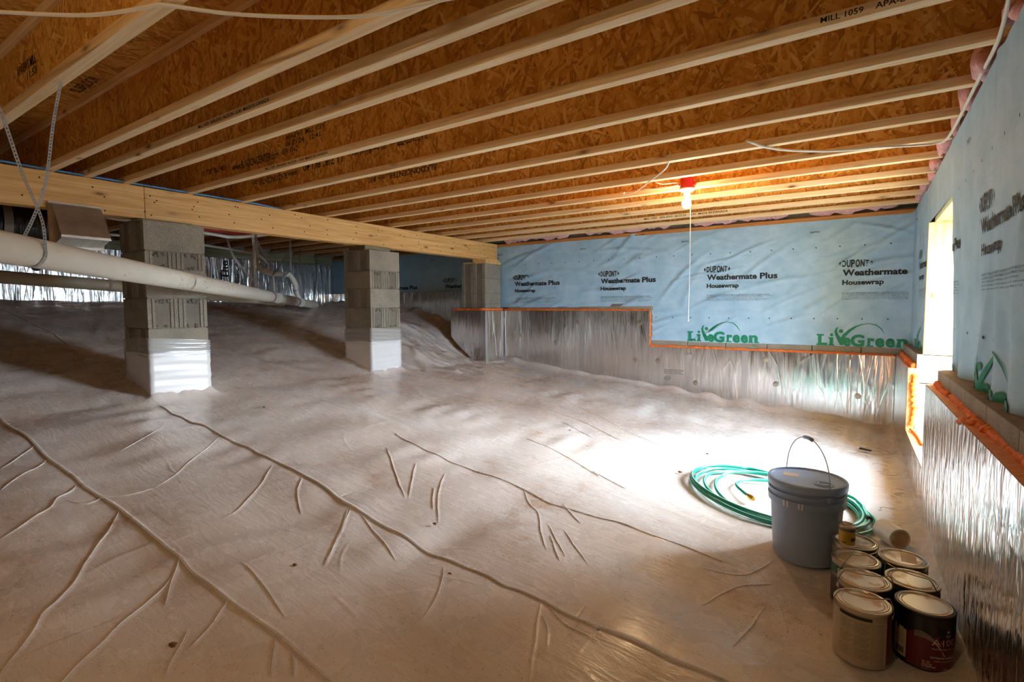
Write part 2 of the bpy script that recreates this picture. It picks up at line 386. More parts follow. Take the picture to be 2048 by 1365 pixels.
# creases of the ground sheet (world x, y): the lapped edges run along the joists, short folds run off them
SEAMS=[[(-4.14,0.82),(-3.94,0.82),(-3.68,0.84),(-3.43,0.84),(-3.16,0.85),(-2.93,0.85),(-2.79,0.86),(-2.63,0.87),(-2.43,0.87),(-2.28,0.87),(-2.10,0.87),(-1.95,0.86),(-1.79,0.86),(-1.68,0.86),(-1.59,0.86),(-1.47,0.87),(-1.35,0.87),(-1.22,0.87),(-1.02,0.88)],
[(-3.97,1.58),(-3.72,1.57),(-3.57,1.58),(-3.35,1.61),(-3.17,1.60),(-2.94,1.62),(-2.77,1.61),(-2.61,1.62),(-2.40,1.61),(-2.20,1.60),(-2.02,1.57),(-2.11,1.59),(-1.93,1.57),(-1.77,1.57),(-1.59,1.57),(-1.39,1.57),(-1.29,1.57),(-1.20,1.58),(-1.11,1.57),(-1.05,1.59),(-0.95,1.60),(-0.85,1.59),(-0.72,1.59),(-0.81,1.59),(-0.71,1.60),(-0.60,1.61),(-0.52,1.61),(-0.47,1.61),(-0.39,1.62),(-0.33,1.62)],
[(-2.65,2.48),(-2.37,2.42),(-2.10,2.39),(-1.83,2.38),(-1.55,2.37),(-1.37,2.33),(-1.27,2.34),(-1.08,2.37),(-0.97,2.40),(-0.82,2.39),(-0.69,2.40),(-0.58,2.40),(-0.50,2.40)],
[(-2.01,3.16),(-1.79,3.09),(-1.53,2.99),(-1.32,2.89),(-1.39,2.94),(-1.13,2.83)],
[(-7.02,1.44),(-6.05,1.52),(-5.46,1.52),(-4.79,1.51),(-4.44,1.51)],
[(-3.61,5.07),(-2.27,4.41),(-1.39,3.87),(-0.89,3.79)]]
FOLDS=[[(-3.62,0.84),(-3.49,0.74),(-3.39,0.66)],
[(-3.41,0.83),(-3.31,0.77),(-3.26,0.71),(-3.18,0.65),(-3.10,0.60)],
[(-3.00,0.83),(-2.92,0.78),(-2.88,0.73),(-2.79,0.68),(-2.75,0.63),(-2.69,0.57),(-2.64,0.50)],
[(-2.63,0.87),(-2.49,0.79),(-2.38,0.71),(-2.28,0.64),(-2.17,0.58),(-2.10,0.52),(-2.04,0.47),(-1.99,0.44),(-1.94,0.40),(-1.85,0.33)],
[(-2.01,0.81),(-1.95,0.75),(-1.90,0.68),(-1.85,0.60),(-1.79,0.53),(-1.75,0.47),(-1.72,0.43),(-1.68,0.38)],
[(-2.09,0.87),(-1.97,0.79),(-1.85,0.72)],
[(-3.56,1.43),(-3.44,1.32),(-3.35,1.21),(-3.28,1.10)],
[(-3.21,1.58),(-3.11,1.49),(-3.03,1.39),(-2.95,1.29),(-2.85,1.19),(-2.80,1.12),(-2.76,1.05)],
[(-2.65,1.58),(-2.48,1.42),(-2.35,1.26),(-2.29,1.18),(-2.27,1.12)],
[(-2.40,1.59),(-2.26,1.47),(-2.11,1.39)],
[(-1.98,1.56),(-1.86,1.42),(-1.80,1.34),(-1.69,1.20)],
[(-2.80,0.86),(-2.75,0.95),(-2.76,1.05)],
[(-2.79,0.86),(-2.76,0.79),(-2.84,0.75)],
[(-1.73,0.86),(-1.69,0.81),(-1.65,0.77),(-1.62,0.72),(-1.60,0.68)],
[(-1.46,0.86),(-1.39,0.81),(-1.33,0.77)],
[(-1.37,0.86),(-1.29,0.81)],
[(-1.68,0.71),(-1.61,0.65),(-1.54,0.59)],
[(-1.91,1.00),(-1.78,0.99),(-1.65,0.96),(-1.52,0.93)],
[(-2.48,0.46),(-2.40,0.66),(-2.43,0.83)],
[(-2.05,0.37),(-2.01,0.55),(-2.09,0.87)],
[(-2.10,0.87),(-2.07,1.00),(-1.99,1.30)],
[(-1.98,1.54),(-1.88,1.44),(-1.82,1.36),(-1.69,1.21)],
[(-2.16,2.17),(-1.89,1.85)],
[(-1.96,2.20),(-1.80,1.97),(-1.62,1.77)],
[(-1.87,2.01),(-1.72,1.84)],
[(-1.36,1.51),(-1.30,1.44),(-1.26,1.38),(-1.20,1.25),(-1.21,1.19)],
[(-0.96,1.59),(-0.91,1.49),(-0.87,1.41),(-0.79,1.24)],
[(-0.91,1.52),(-0.86,1.47),(-0.82,1.40)],
[(-1.53,2.36),(-1.42,2.25),(-1.33,2.19),(-1.22,2.03),(-1.12,1.91)],
[(-2.48,2.24),(-2.12,1.98),(-1.90,1.83)],
[(-1.92,1.56),(-1.73,1.50),(-1.53,1.42)],
[(-1.24,2.13),(-1.04,1.93)],
[(-1.16,2.14),(-0.94,1.95)],
[(-0.95,1.60),(-0.83,1.54),(-0.70,1.53)],
[(-0.49,2.01),(-0.41,2.22),(-0.29,2.36)],
[(-0.55,2.27),(-0.40,2.35),(-0.32,2.56)],
[(-2.06,3.78),(-1.69,3.58)],
[(-2.30,3.99),(-1.88,3.90),(-1.51,3.68)],
[(-0.27,2.27),(-0.20,2.08)],
[(-0.34,1.82),(-0.29,2.17)],
[(-1.18,2.04),(-1.04,1.88)],
[(-1.29,2.36),(-1.13,2.26)]]

def floor_mesh():
    xs = np.concatenate([np.arange(-8.0, -4.6, .025), np.arange(-4.6, -3.0, .022), np.arange(-3.0, -2.6, .009), np.arange(-2.6, -.3, .0042), np.arange(-.3, .36, .008), [.40]])
    ys = np.concatenate([np.arange(-1.3, .3, .06), np.arange(.3, 2.2, .0042), np.arange(2.2, 3.9, .010), np.arange(3.9, 6.02, .025)])
    X, Y = np.meshgrid(xs, ys); Z = base(X, Y)
    def waves(n, lo, hi, ang, spread, amp):
        out = np.zeros_like(X)
        for _ in range(n):
            a = ang+rng.uniform(-spread, spread); k = 2*math.pi/rng.uniform(lo, hi)
            out += np.sin(k*(X*math.cos(a)+Y*math.sin(a))+rng.uniform(0, 6.28))
        return out*amp/math.sqrt(n)
    Z += waves(14, .5, 1.6, 1.0, 1.5, .009)
    env2 = np.clip(waves(8, .7, 2.0, .9, 1.6, 1.0)+.3, 0, 2)
    Z += waves(22, .14, .42, 3.22, .28, .0032)*env2*np.clip((-.4-X)/1.2, .25, 1)
    env = np.clip(waves(8, .8, 2.2, .8, 1.6, 1.0), 0, 2)
    Z += waves(24, .10, .30, 1.25, .5, .0010)*env
    def dist(poly, reach, fn):
        P = np.array([[p.x, p.y] for p in smooth([(a, b, 0) for a, b in poly], .02)])
        x0, x1, y0, y1 = P[:, 0].min()-reach, P[:, 0].max()+reach, P[:, 1].min()-reach, P[:, 1].max()+reach
        ix = np.where((xs > x0) & (xs < x1))[0]; iy = np.where((ys > y0) & (ys < y1))[0]
        if len(ix) == 0 or len(iy) == 0: return
        sl = np.ix_(iy, ix); gx = X[sl]; gy = Y[sl]
        best = np.full(gx.shape, 9.0); sgn = np.ones(gx.shape); par = np.zeros(gx.shape)
        for i in range(len(P)-1):
            ax, ay = P[i]; dx, dy = P[i+1]-P[i]; L2 = dx*dx+dy*dy+1e-12
            t = np.clip(((gx-ax)*dx+(gy-ay)*dy)/L2, 0, 1)
            ex = gx-ax-t*dx; ey = gy-ay-t*dy; d = np.sqrt(ex*ex+ey*ey)
            m = d < best; best[m] = d[m]; sgn[m] = np.sign(dx*ey-dy*ex)[m]; par[m] = ((i+t)/(len(P)-1))[m]
        Z[sl] += fn(best, sgn, par)
    for n, s in enumerate(SEAMS):
        h = (.009, .010, .006, .003, .005, .003)[n]
        # the upper sheet lies on the far side: a sharp step that dies away over a hand's width, with a tight ridge
        dist(s, .30, lambda d, g, p: h*np.where(g > 0, .30*np.exp(-(d/.10)**2)+.5*np.exp(-(d/.008)**2), .8*np.exp(-(d/.0048)**2)))
    for n, s in enumerate(FOLDS):
        w = .0055 if n not in (18, 19, 20) else .05; h = .0013 if n not in (18, 19, 20) else .006
        def fn(d, g, p):
            e = np.clip(np.minimum(p, 1-p)*6+.35, 0, 1)
            return h*e*(np.exp(-(d/w)**2)-.35*np.exp(-((d-2.2*w)/(1.1*w))**2))
        dist(s, .12, fn)
    # many small wrinkles
    for _ in range(150):
        cx, cy = rng.uniform(-4.2, .1), rng.uniform(.6, 5.6); L = rng.uniform(.08, .34); a = rng.normal(.9, .7)
        b = rng.normal(0, .25)
        poly = [(cx+L*t*math.cos(a+b*t), cy+L*t*math.sin(a+b*t)) for t in (-.5, -.2, .1, .5)]
        h = rng.uniform(.0008, .0022); w = rng.uniform(.005, .012)
        dist(poly, .07, lambda d, g, p: h*np.clip(np.minimum(p, 1-p)*4, 0, 1)*np.exp(-(d/w)**2))
    # folds heaped between the second pier and the pilaster, and flares at the feet of the piers
    for (hx, hy, hr, hh) in ((-4.85, 4.5, .25, .09), (-5.2, 4.9, .28, .09), (-4.45, 4.6, .15, .05), (-4.55, 5.4, .33, -.13), (-4.2, 5.35, .15, .03)):
        Z += hh*np.exp(-((X-hx)**2+(Y-hy)**2)/hr**2)
    for (px, py) in ((-4.32, 1.785), (-4.32, 3.76)):
        dx = np.maximum(np.abs(X-px)-.2, 0); dy = np.maximum(np.abs(Y-py)-.2, 0); d = np.hypot(dx, dy)
        a = np.arctan2(Y-py, X-px)
        Z += .05*np.exp(-d/.035)*(1+.15*np.sin(a*9)+.1*np.sin(a*17+1))
    for _ in range(40):       # long slack folds on the slope behind the piers
        cx, cy = rng.uniform(-7.4, -4.7), rng.uniform(.6, 5.2); L = rng.uniform(.4, 1.3); a = rng.normal(.25, .35)
        h = rng.uniform(.005, .014); w = rng.uniform(.03, .055)
        dist([(cx-L/2*math.cos(a), cy-L/2*math.sin(a)), (cx+rng.normal(0, .06), cy+rng.normal(0, .06)), (cx+L/2*math.cos(a), cy+L/2*math.sin(a))], .16,
             lambda d, g, p: h*np.clip(np.minimum(p, 1-p)*4, 0, 1)*np.exp(-(d/w)**2))
    for _ in range(75):       # crumpled sheet there
        cx, cy = rng.uniform(-5.2, -3.9), rng.uniform(4.1, 5.7); L = rng.uniform(.15, .5); a = rng.uniform(-.6, .9)
        h = rng.uniform(.008, .022); w = rng.uniform(.022, .045)
        dist([(cx-L/2*math.cos(a), cy-L/2*math.sin(a)), (cx+.03, cy+.02), (cx+L/2*math.cos(a), cy+L/2*math.sin(a))], .15,
             lambda d, g, p: h*np.clip(np.minimum(p, 1-p)*4, 0, 1)*np.exp(-(d/w)**2))
    # the sheet turns up a little where it meets the walls
    fx = np.interp(Y, FXY, FXX)
    Z += .05*np.exp(-np.clip(fx-X, 0, 9)/.05)+.05*np.exp(-np.clip(5.9-Y, 0, 9)/.05)
    Z += waves(8, .2, .5, .3, .3, .012)*np.exp(-np.clip(5.9-Y, 0, 9)/.12)
    ny, nx = X.shape
    V = np.stack([X, Y, Z], -1).reshape(-1, 3).astype(np.float32)
    I = np.arange(ny*nx).reshape(ny, nx)
    Q = np.stack([I[:-1, :-1], I[:-1, 1:], I[1:, 1:], I[1:, :-1]], -1).reshape(-1, 4).astype(np.int32)
    me = bpy.data.meshes.new('floor'); me.vertices.add(len(V)); me.vertices.foreach_set('co', V.ravel())
    me.loops.add(Q.size); me.loops.foreach_set('vertex_index', Q.ravel()); me.polygons.add(len(Q))
    me.polygons.foreach_set('loop_start', np.arange(0, Q.size, 4, dtype=np.int32)); me.polygons.foreach_set('loop_total', np.full(len(Q), 4, np.int32))
    me.update(); me.polygons.foreach_set('use_smooth', [True]*len(Q)); me.materials.append(M['floor'])
    o = bpy.data.objects.new('floor', me); COL.objects.link(o)
    return tag(o, 'white plastic ground sheet with lapped seams, creases and scattered dirt', kind='structure')
FXY = [-1.3, 1.5, 2.0, 2.6, 4.3, 6.1]; FXX = [.35, .326, .315, .298, .262, .226]     # inner face of the foil on the right wall
def foil_x(y): return float(np.interp(y, FXY, FXX))
FLOOR = floor_mesh()
_me = FLOOR.data; _co = np.empty(len(_me.vertices)*3, np.float32); _me.vertices.foreach_get('co', _co); _co = _co.reshape(-1, 3)
_nx = int(np.argmax(_co[1:, 0] < _co[:-1, 0]))+1; _gx = _co[:_nx, 0]; _gy = _co[::_nx, 1]; _gz = _co[:, 2].reshape(-1, _nx)
def ground(x, y):       # height of the finished sheet
    i = min(max(int(np.searchsorted(_gx, x))-1, 0), _nx-2); j = min(max(int(np.searchsorted(_gy, y))-1, 0), len(_gy)-2)
    a = min(max((x-_gx[i])/(_gx[i+1]-_gx[i]), 0), 1); b = min(max((y-_gy[j])/(_gy[j+1]-_gy[j]), 0), 1)
    return float((_gz[j, i]*(1-a)+_gz[j, i+1]*a)*(1-b)+(_gz[j+1, i]*(1-a)+_gz[j+1, i+1]*a)*b)
for n, s in enumerate(FOLDS):
    if n in (18, 19, 20): continue
    P = smooth([(a, b, 0) for a, b in s], .022); N_ = len(P)
    if N_ < 4: continue
    r0 = .0036 if n in (2, 3, 4) else (.0028 if n in (0, 1, 5, 14, 15) else .0019)
    pts = [(p.x+.0015*math.sin(i*.9), p.y+.0015*math.sin(i*.7), ground(p.x, p.y)+r0*.45) for i, p in enumerate(P)]
    build(MB().tube(pts, [max(.0004, r0*min(1, .25+5*min(i, N_-1-i)/N_)) for i in range(N_)], 7), 'sheet_pleat', M['floor'], FLOOR, True)
for n, s in enumerate(SEAMS):
    P = smooth([(a, b, 0) for a, b in s], .03); r0 = (.0022, .0022, .0016, .0012, .0012, .0010)[n]
    build(MB().tube([(p.x, p.y-.004, ground(p.x, p.y-.004)+r0*.3) for p in P], r0, 6), 'sheet_hem', M['floor'], FLOOR, True)

# ---------------------------------------------------------------- deck over the joists
ceil = tag(build(MB().box(XL-.2, .55, YF-.1, 6.2, DECK+.019, DECK+.06), 'ceiling', M['osb_deck']), 'strand board deck seen between the joists', kind='structure')
x = XL-.2; i = 0
while x < .55:
    y = YF-.1-(i % 2)*1.2
    while y < 6.2:
        a, b, c, d = max(x, XL-.2), min(x+1.217, .55), max(y, YF-.1), min(y+2.437, 6.2)
        if d-c > .05: build(MB().cbox(a, b, c, d, DECK, DECK+.0185, .0015), 'osb_panel', M['osb_deck'], ceil)
        y += 2.44
    x += 1.22; i += 1
_st = MB()
put(_st, fit('24 OC', 0, .22, 0, .07, .01), lambda u, v: (-3.55+u, 1.02-v, DECK-.001)); put(_st, fit('SUBFLOOR', 0, .3, 0, .05, .01), lambda u, v: (-3.55+u, 1.10-v, DECK-.001))
build(_st, 'printed_text', M['inkb'], ceil)

# ---------------------------------------------------------------- I-joists
JW = .046; JX0, JX1 = XL-.05, .335
jy = [.757+.4072*k for k in range(13)]
jall = sorted(jy+[1.355])
def make_joist(yf):
    c = yf-JW/2
    t = thing('floor_joist', None, 'joist', ((JX0+JX1)/2, c, JB))
    build(MB().cbox(JX0, JX1, c-JW/2, c+JW/2, JB, JB+.038, .002), 'bottom_flange', M['spf'], t)
    build(MB().cbox(JX0, JX1, c-JW/2, c+JW/2, DECK-.038, DECK-.0005, .002), 'top_flange', M['spf'], t)
    build(MB().box(JX0, JX1, c-.005, c+.005, JB+.037, DECK-.037), 'web', M['osb_web'], t)
    return t
j0 = make_joist(jall[0]); JO = [j0]
for y in jall[1:]:
    c = dup(j0); c.location.y = y-JW/2; JO.append(c)
names = ['first I-joist from the camera, with a steel strap nailed under its pale flange', 'second I-joist from the camera, pine flanges with a brown strand board web',
 'extra I-joist set close between the second and fourth joists from the camera', 'fourth I-joist from the camera, black printing along its flange over the beam',
 'fifth I-joist from the camera, black web address printed on its web near the beam', 'sixth I-joist from the camera, lettering printed upside down on its web',
 'seventh I-joist from the camera, stained dark along its bottom flange', 'eighth I-joist from the camera, white cable running from under its flange']
for k, o in enumerate(JO):
    o['label'] = names[k] if k < 8 else '%s I-joist from the back wall, pine flanges and strand board web' % ['closest', 'second', 'third', 'fourth', 'fifth', 'sixth'][len(JO)-1-k]
    o['group'] = 'floor joists'
def jprint(k, items):
    mb = MB()
    for s, x0, x1, z0, z1, dep, flip in items:
        yy = jall[k]-JW/2-(.0062 if dep == 'web' else JW/2+.0008)
        if flip: put(mb, fit(s, 0, x1-x0, 0, z1-z0, .012, 2), lambda u, v: (x1-u, yy, z1-v))
        else: put(mb, fit(s, 0, x1-x0, 0, z1-z0, .012, 2), lambda u, v: (x0+u, yy, z0+v))
    build(mb, 'printed_text', M['inkb'], JO[k])
jprint(4, [('11 7/8" BLI 40', -4.05, -3.72, .955, .995, 'web', 0), ('www.BLKDONCENTER.com', -3.62, -3.08, .935, .985, 'web', 0), ('ESR 1262', -3.04, -2.88, .95, .98, 'web', 0),
           ('APA-EWS  MILL 1059', -3.0, -2.62, 1.03, 1.06, 'web', 0), ('06 25 24   12:41', -3.0, -2.66, .99, 1.02, 'web', 0), ('MILL 1059   APA-EWS  06/25/24 - 12:41  MADE IN CANADA', -3.2, -2.57, .873, .889, 'fl', 0), ('MILL 1059    APA-EWS', -.15, .10, .872, .890, 'fl', 0)])
jprint(5, [('www.BLKDONCENTER.com', -4.1, -3.5, .965, 1.01, 'web', 1), ('11 7/8" BLI 40', -3.42, -2.98, .985, 1.035, 'web', 1), ('by BlueLinx.', -2.9, -2.62, 1.0, 1.05, 'web', 1), ('BLKDONCENTER.com   800', -2.6, -2.2, 1.0, 1.055, 'web', 1)])
jprint(6, [('BLKDONCENTER.com 800', -3.2, -2.5, .95, .99, 'web', 1)])
jprint(2, [('MILL 1059   APA-EWS  06/25/24 - 12:41  MADE IN CANADA', -2.73, -2.12, .872, .889, 'fl', 0)])
jprint(0, [('APA-EWS MILL', -3.05, -2.80, .99, 1.03, 'web', 0), ('11:53', -2.92, -2.80, .95, .98, 'web', 0)])
jprint(12, [('MILL 1059   APA-EWS  06/25/24 - 12:41  MADE IN CANADA', -1.9, -1.1, .868, .888, 'fl', 0)])

# ---------------------------------------------------------------- built-up beam on the piers
BX0, BX1, BZ0, BZ1 = -4.385, -4.26, .632, .858
bt = thing('wooden_beam', 'long pale pine beam of laminated boards resting on block piers', 'beam', (-4.32, 2.4, BZ0))
for k, (a, b) in enumerate(((-4.298, -4.26), (-4.3405, -4.3005), (-4.385, -4.343))):
    for (y0, y1) in ([(YF, 1.655), (1.658, 5.93)], [(YF, 3.7), (3.703, 5.93)], [(YF, 2.6), (2.603, 5.93)])[k]:
        build(MB().cbox(a, b, y0, y1, BZ0+(.0, .004, .002)[k], BZ1, .0025), 'board', M['beam'], bt)
mb = MB()
for y in np.arange(.5, 5.9, .3):
    for z in (.68, .745, .81):
        for _ in range(1+(rng.rand() > .7)):
            yy, zz = y+rng.normal(0, .035), z+rng.normal(0, .014)
            mb.lathe([(.0055, 0), (.0055, .002)], 8, tr=lambda p: (BX1+p[2], yy+p[0], zz+p[1]))
tag(build(mb, 'nail_heads', M['nail'], bt), kind='stuff')

# ---------------------------------------------------------------- concrete blocks
def block_poly(L=.397, Wd=.195, ribbed=True):
    hl, hw = L/2, Wd/2
    if not ribbed: return [(-hl, -hw), (hl, -hw), (hl, hw), (-hl, hw)]
    e = [(0, -hw), (0, -.074), (-.006, -.073), (-.006, -.068), (0, -.067), (-.001, -.050), (-.022, -.044), (-.022, .044), (-.001, .050), (0, .067), (-.006, .068), (-.006, .073), (0, .074), (0, hw)]
    return [(hl+x, y) for x, y in e]+[(-hl-x, y) for x, y in reversed(e)]
def block(cx, cy, z0, z1, along, parent, L=.397, Wd=.195, ribbed=True, name='concrete_block', mat=None):
    f = (lambda p: (cx+p[0], cy+p[1], p[2])) if along == 'x' else (lambda p: (cx-p[1], cy+p[0], p[2]))
    return build(MB().prism(block_poly(L, Wd, ribbed), z0, z1, f), name, mat or M['block'], parent)
def mortar_bits(mb, cx, cy, z0, z1):
    for dy in (-.1, .1):
        for z, s in ((z1-.015, 1), (z0+.012, .8)):
            for _ in range(7):
                r = rng.uniform(.008, .018)*s
                mb.lathe([(0, -r), (r*.8, -r*.5), (r, 0), (r*.7, r*.6), (0, r*.9)], 7, (cx+.185+rng.uniform(0, .01), cy+dy+rng.uniform(-.04, .04), z+rng.uniform(-.01, .01)))
def sleeve(name, mat, cx, cy, hx, hy, zlo, zhi, parent, amp, nz, flare=0.0, seed=0, bands=6):
    rs = np.random.RandomState(seed); ph = rs.uniform(0, 6.28, 12)
    per = []
    for a, b in (((-1, -1), (1, -1)), ((1, -1), (1, 1)), ((1, 1), (-1, 1)), ((-1, 1), (-1, -1))):
        for t in np.linspace(0, 1, 14)[:-1]: per.append((a[0]+(b[0]-a[0])*t, a[1]+(b[1]-a[1])*t))
    n = len(per); V = []; F = []
    for j in range(nz):
        v = j/(nz-1)
        for i, (px, py) in enumerate(per):
            u = i/n*4
            w = amp*(math.sin(bands*6.28*v+2.2*math.sin(u*1.6+ph[0])+ph[1])+.6*math.sin(bands*13*v+1.7*math.sin(u*2.3+ph[2])+ph[3]))
            fl = flare*max(0, 1-v*7)**2*(1+.3*math.sin(i*.8+ph[4]))
            k = 1 if abs(px) == 1 and abs(py) == 1 else 1
            x_, y_ = cx+px*(hx+fl+w*(abs(px) == 1)*k+.001), cy+py*(hy+fl+w*(abs(py) == 1)*k+.001)
            zz = zlo(x_, y_)+(zhi(u)-zlo(x_, y_))*v
            V.append((x_, y_, zz))
    for j in range(nz-1):
        for i in range(n): F.append((j*n+i, j*n+(i+1) % n, (j+1)*n+(i+1) % n, (j+1)*n+i))
    return build(MB().add(V, F), name, mat, parent, True)
def pier(label, cx, cy, tops, first_y, wrap_hi, film_hi, seed):
    t = thing('block_pier', label, 'pier', (cx, cy, -.70))
    build(MB().box(cx-.19, cx+.19, cy-.19, cy+.19, -.75, tops[0]-.005), 'mortar', M['mortar'], t)
    bits = MB()
    for k in range(len(tops)-1):
        z1, z0 = tops[k], tops[k+1]+.009
        if (k % 2 == 0) == first_y:
            for s in (-1, 1): block(cx+s*.1005, cy, z0, z1, 'y', t)
        else:
            for s in (-1, 1): block(cx, cy+s*.1005, z0, z1, 'x', t)
            if tops[k+1] > wrap_hi: mortar_bits(bits, cx, cy, z0, z1)
    tag(build(bits, 'mortar_lumps', M['mortar'], t, True), kind='stuff')
    build(MB().cbox(cx-.19, cx+.12, cy-.2, cy+.12, tops[0], tops[0]+.012).cbox(cx-.15, cx+.1, cy-.17, cy+.17, tops[0]+.012, BZ0), 'wood_shim', M['sill'], t)
    sleeve('plastic_wrap', M['white_plastic_wrap'], cx, cy, .203, .203, lambda x, y: float(base(x, y))-.01, lambda u: wrap_hi, t, .0011, 46, .022, seed, 3)
    sleeve('clear_film', M['clear'], cx, cy, .206, .206, lambda x, y: wrap_hi-.03, lambda u: film_hi+.02*math.sin(u*2.0), t, .0016, 26, 0, seed+5, 4)
    return t
PX = -4.32
pier('grey concrete block pier nearest the camera, behind the sloping white drain pipe', PX, 1.785, [.607, .396, .275, .067, -.147, -.36, -.57, -.75], True, -.315, -.225, 3)
pier('grey concrete block pier in the middle of the beam, between the other two', PX, 3.755, [.575, .365, .185, -.01, -.214, -.42, -.62, -.80], True, -.345, -.222, 8)
# pilaster against the back wall
t = thing('block_pilaster', 'grey block pilaster against the back wall carrying the end of the beam', 'pier', (-4.38, 5.71, -.05))
pcx, px1 = -4.38, -4.18
build(MB().box(px1-.385, px1-.012, 5.545, 5.885, -.75, .57), 'mortar', M['mortar'], t)
tops = [.575, .375, .175, -.025+.06, -.2]
for k in range(4):
    z1, z0 = tops[k], tops[k+1]+.008
    block(px1-.0975-.003, 5.715, z0, z1, 'y', t, .35, .195); block(px1-.298, 5.715, z0, z1, 'y', t, .35, .195)
build(MB().cbox(px1-.38, px1+.01, 5.55, 5.9, .575, .60).cbox(px1-.2, px1+.02, 5.53, 5.85, .60, BZ0), 'wood_shim', M['stud'], t)

# ---------------------------------------------------------------- back wall
def foil_face(x0, x1, ybot, ztop, y, wall):
    """a foil-faced foam board on the back wall, its lower edge following the ground"""
    b = build(MB().cbox(x0+.002, x1-.002, y+.002, 5.947, -1.25, ztop, .003), 'foam_board', M['board'], wall)
    build(MB().box(x0+.001, x1-.001, y-.0005, y+.0015, -1.25, ztop-.001), 'foil_facing', M['foil'], b)
    return b
wb = tag(build(MB().box(XL-.2, .6, 6.0, 6.2, -1.5, DECK), 'wall_back', M['block']), 'back wall in blue housewrap above foil-faced boards', kind='structure')
build(MB().box(-4.1, -2.08, 5.952, 5.999, -1.3, .03), 'block_core', M['mortar'], wb)
FY = 5.90
for a, b in ((-4.125, -2.95), (-2.95, -2.08)): foil_face(a, b, 0, -.052, FY, wb)
for a, b in ((-2.08, -1.05), (-1.05, .228)): foil_face(a, b, 0, -.468, FY, wb)
for a, b in ((-7.9, -6.7), (-6.7, -5.5), (-5.5, -4.74)): foil_face(a, b, 0, .235, FY, wb)
for k in range(5): build(MB().cbox(-4.10+.405*k, -4.105+.405*(k+1), 5.94, 5.999, -.20, -.002, .003), 'concrete_block', M['block'], wb)
for k in range(6): build(MB().cbox(-2.06+.405*k, -2.065+.405*(k+1), 5.94, 5.999, -.6, -.395, .003), 'concrete_block', M['block'], wb)
build(MB().cbox(-2.085, -2.06, 5.942, 5.999, -.6, -.002, .003), 'concrete_block', M['block'], wb)
def bead(pts, r, mat, parent, lump=.35, name='sealant_bead', step=.011):
    P = smooth(pts, step); mb = MB()
    R = [r*(1+lump*(math.sin(i*1.3+math.sin(i*.37)*2)*.5+rng.uniform(-.5, .5))) for i in range(len(P))]
    Q = [p+Vector(rng.normal(0, r*.12, 3)) for p in P]
    mb.tube(Q, R, 8); return build(mb, name, mat, parent, True)
bead([(-4.15, 5.925, -.038), (-3.4, 5.925, -.042), (-2.7, 5.925, -.045), (-2.10, 5.925, -.05)], .015, M['foam'], wb, step=.02)
bead([(-2.09, 5.922, -.06), (-2.085, 5.922, -.2), (-2.09, 5.922, -.34), (-2.09, 5.922, -.46)], .018, M['foam'], wb)
bead([(-2.08, 5.925, -.458), (-1.2, 5.925, -.462), (-.4, 5.925, -.465), (.22, 5.925, -.47)], .016, M['foam'], wb, step=.02)
for (a, z) in ((-3.86, -.38), (-3.32, -.47), (-2.25, -.63), (-1.98, -.63), (-1.55, -.85), (-.85, -.55), (-.75, -.80), (-.05, -.86), (-3.0, -.2), (-2.2, -.2)):
    build(MB().lathe([(.028, 0), (.026, .003), (.012, .0045), (.011, .001), (0, .001)], 20, tr=lambda p: (a+p[0], FY-p[2], z+p[1])), 'fastener', M['tin'], wb)
for x in (-1.05, -2.95): build(MB().box(x-.03, x+.03, FY-.0016, FY-.0008, -1.2, -.475 if x > -2 else -.06), 'foil_tape', M['tape_foil'], wb)
mb = MB(); mb.lathe([(.034, 0), (.034, .001), (.030, .001), (.030, 0)], 24, tr=lambda p: (-1.86+p[0], FY-.0016-p[2], -.82+p[1]*.75), cap=False)
put(mb, fit('ICC', 0, .04, 0, .018, .01), lambda u, v: (-1.88+u, FY-.002, -.83+v))
for k, L in enumerate((.22, .19, .21)): put(mb, fit(('FOIL FACED POLYISO BOARD', 'SEE INSTALLATION GUIDE', 'TYPE 1 CLASS 1 INSULATION')[k], 0, L, 0, .012, .005, 1), lambda u, v: (-1.90+u, FY-.002, -.73-.02*k+v))
build(mb, 'printed_text', M['ink_grey'], wb)
# housewrap with its folds
class Folds:
    def __init__(s, n, u, v, ang, L, w, h, seed):
        r = np.random.RandomState(seed)
        s.F = [(r.uniform(*u), r.uniform(*v), r.normal(*ang), r.uniform(*L), r.uniform(*w), r.uniform(*h)) for _ in range(n)]
        s.u0, s.v0, s.d = u[0]-.1, v[0]-.1, .008
        U, Vv = np.meshgrid(np.arange(s.u0, u[1]+.2, s.d), np.arange(s.v0, v[1]+.2, s.d)); s.T = s.full(U, Vv)
    def __call__(s, u, v):
        a = (u-s.u0)/s.d; b = (v-s.v0)/s.d; T = s.T
        i = min(max(int(a), 0), T.shape[1]-2); j = min(max(int(b), 0), T.shape[0]-2); a = min(max(a-i, 0), 1); b = min(max(b-j, 0), 1)
        return (T[j, i]*(1-a)+T[j, i+1]*a)*(1-b)+(T[j+1, i]*(1-a)+T[j+1, i+1]*a)*b
    def full(s, u, v):
        u = np.asarray(u, float); v = np.asarray(v, float); d = np.zeros_like(u)
        for fu, fv, a, L, w, h in s.F:
            p = (u-fu)*math.cos(a)+(v-fv)*math.sin(a); q = -(u-fu)*math.sin(a)+(v-fv)*math.cos(a)+.25*p*p*(1 if h > .006 else -1)
            d += h*np.exp(-(p/L)**2)*(np.exp(-(q/w)**2)-.4*np.exp(-((q-1.8*w)/(1.3*w))**2))
        return d
fb = Folds(90, (-4.2, .3), (-.4, .85), (.33, .28), (.10, .34), (.012, .032), (.004, .014), 4)
fr_ = Folds(46, (-1.0, 5.9), (-.4, .85), (1.5, .5), (.12, .4), (.018, .05), (.004, .015), 9)
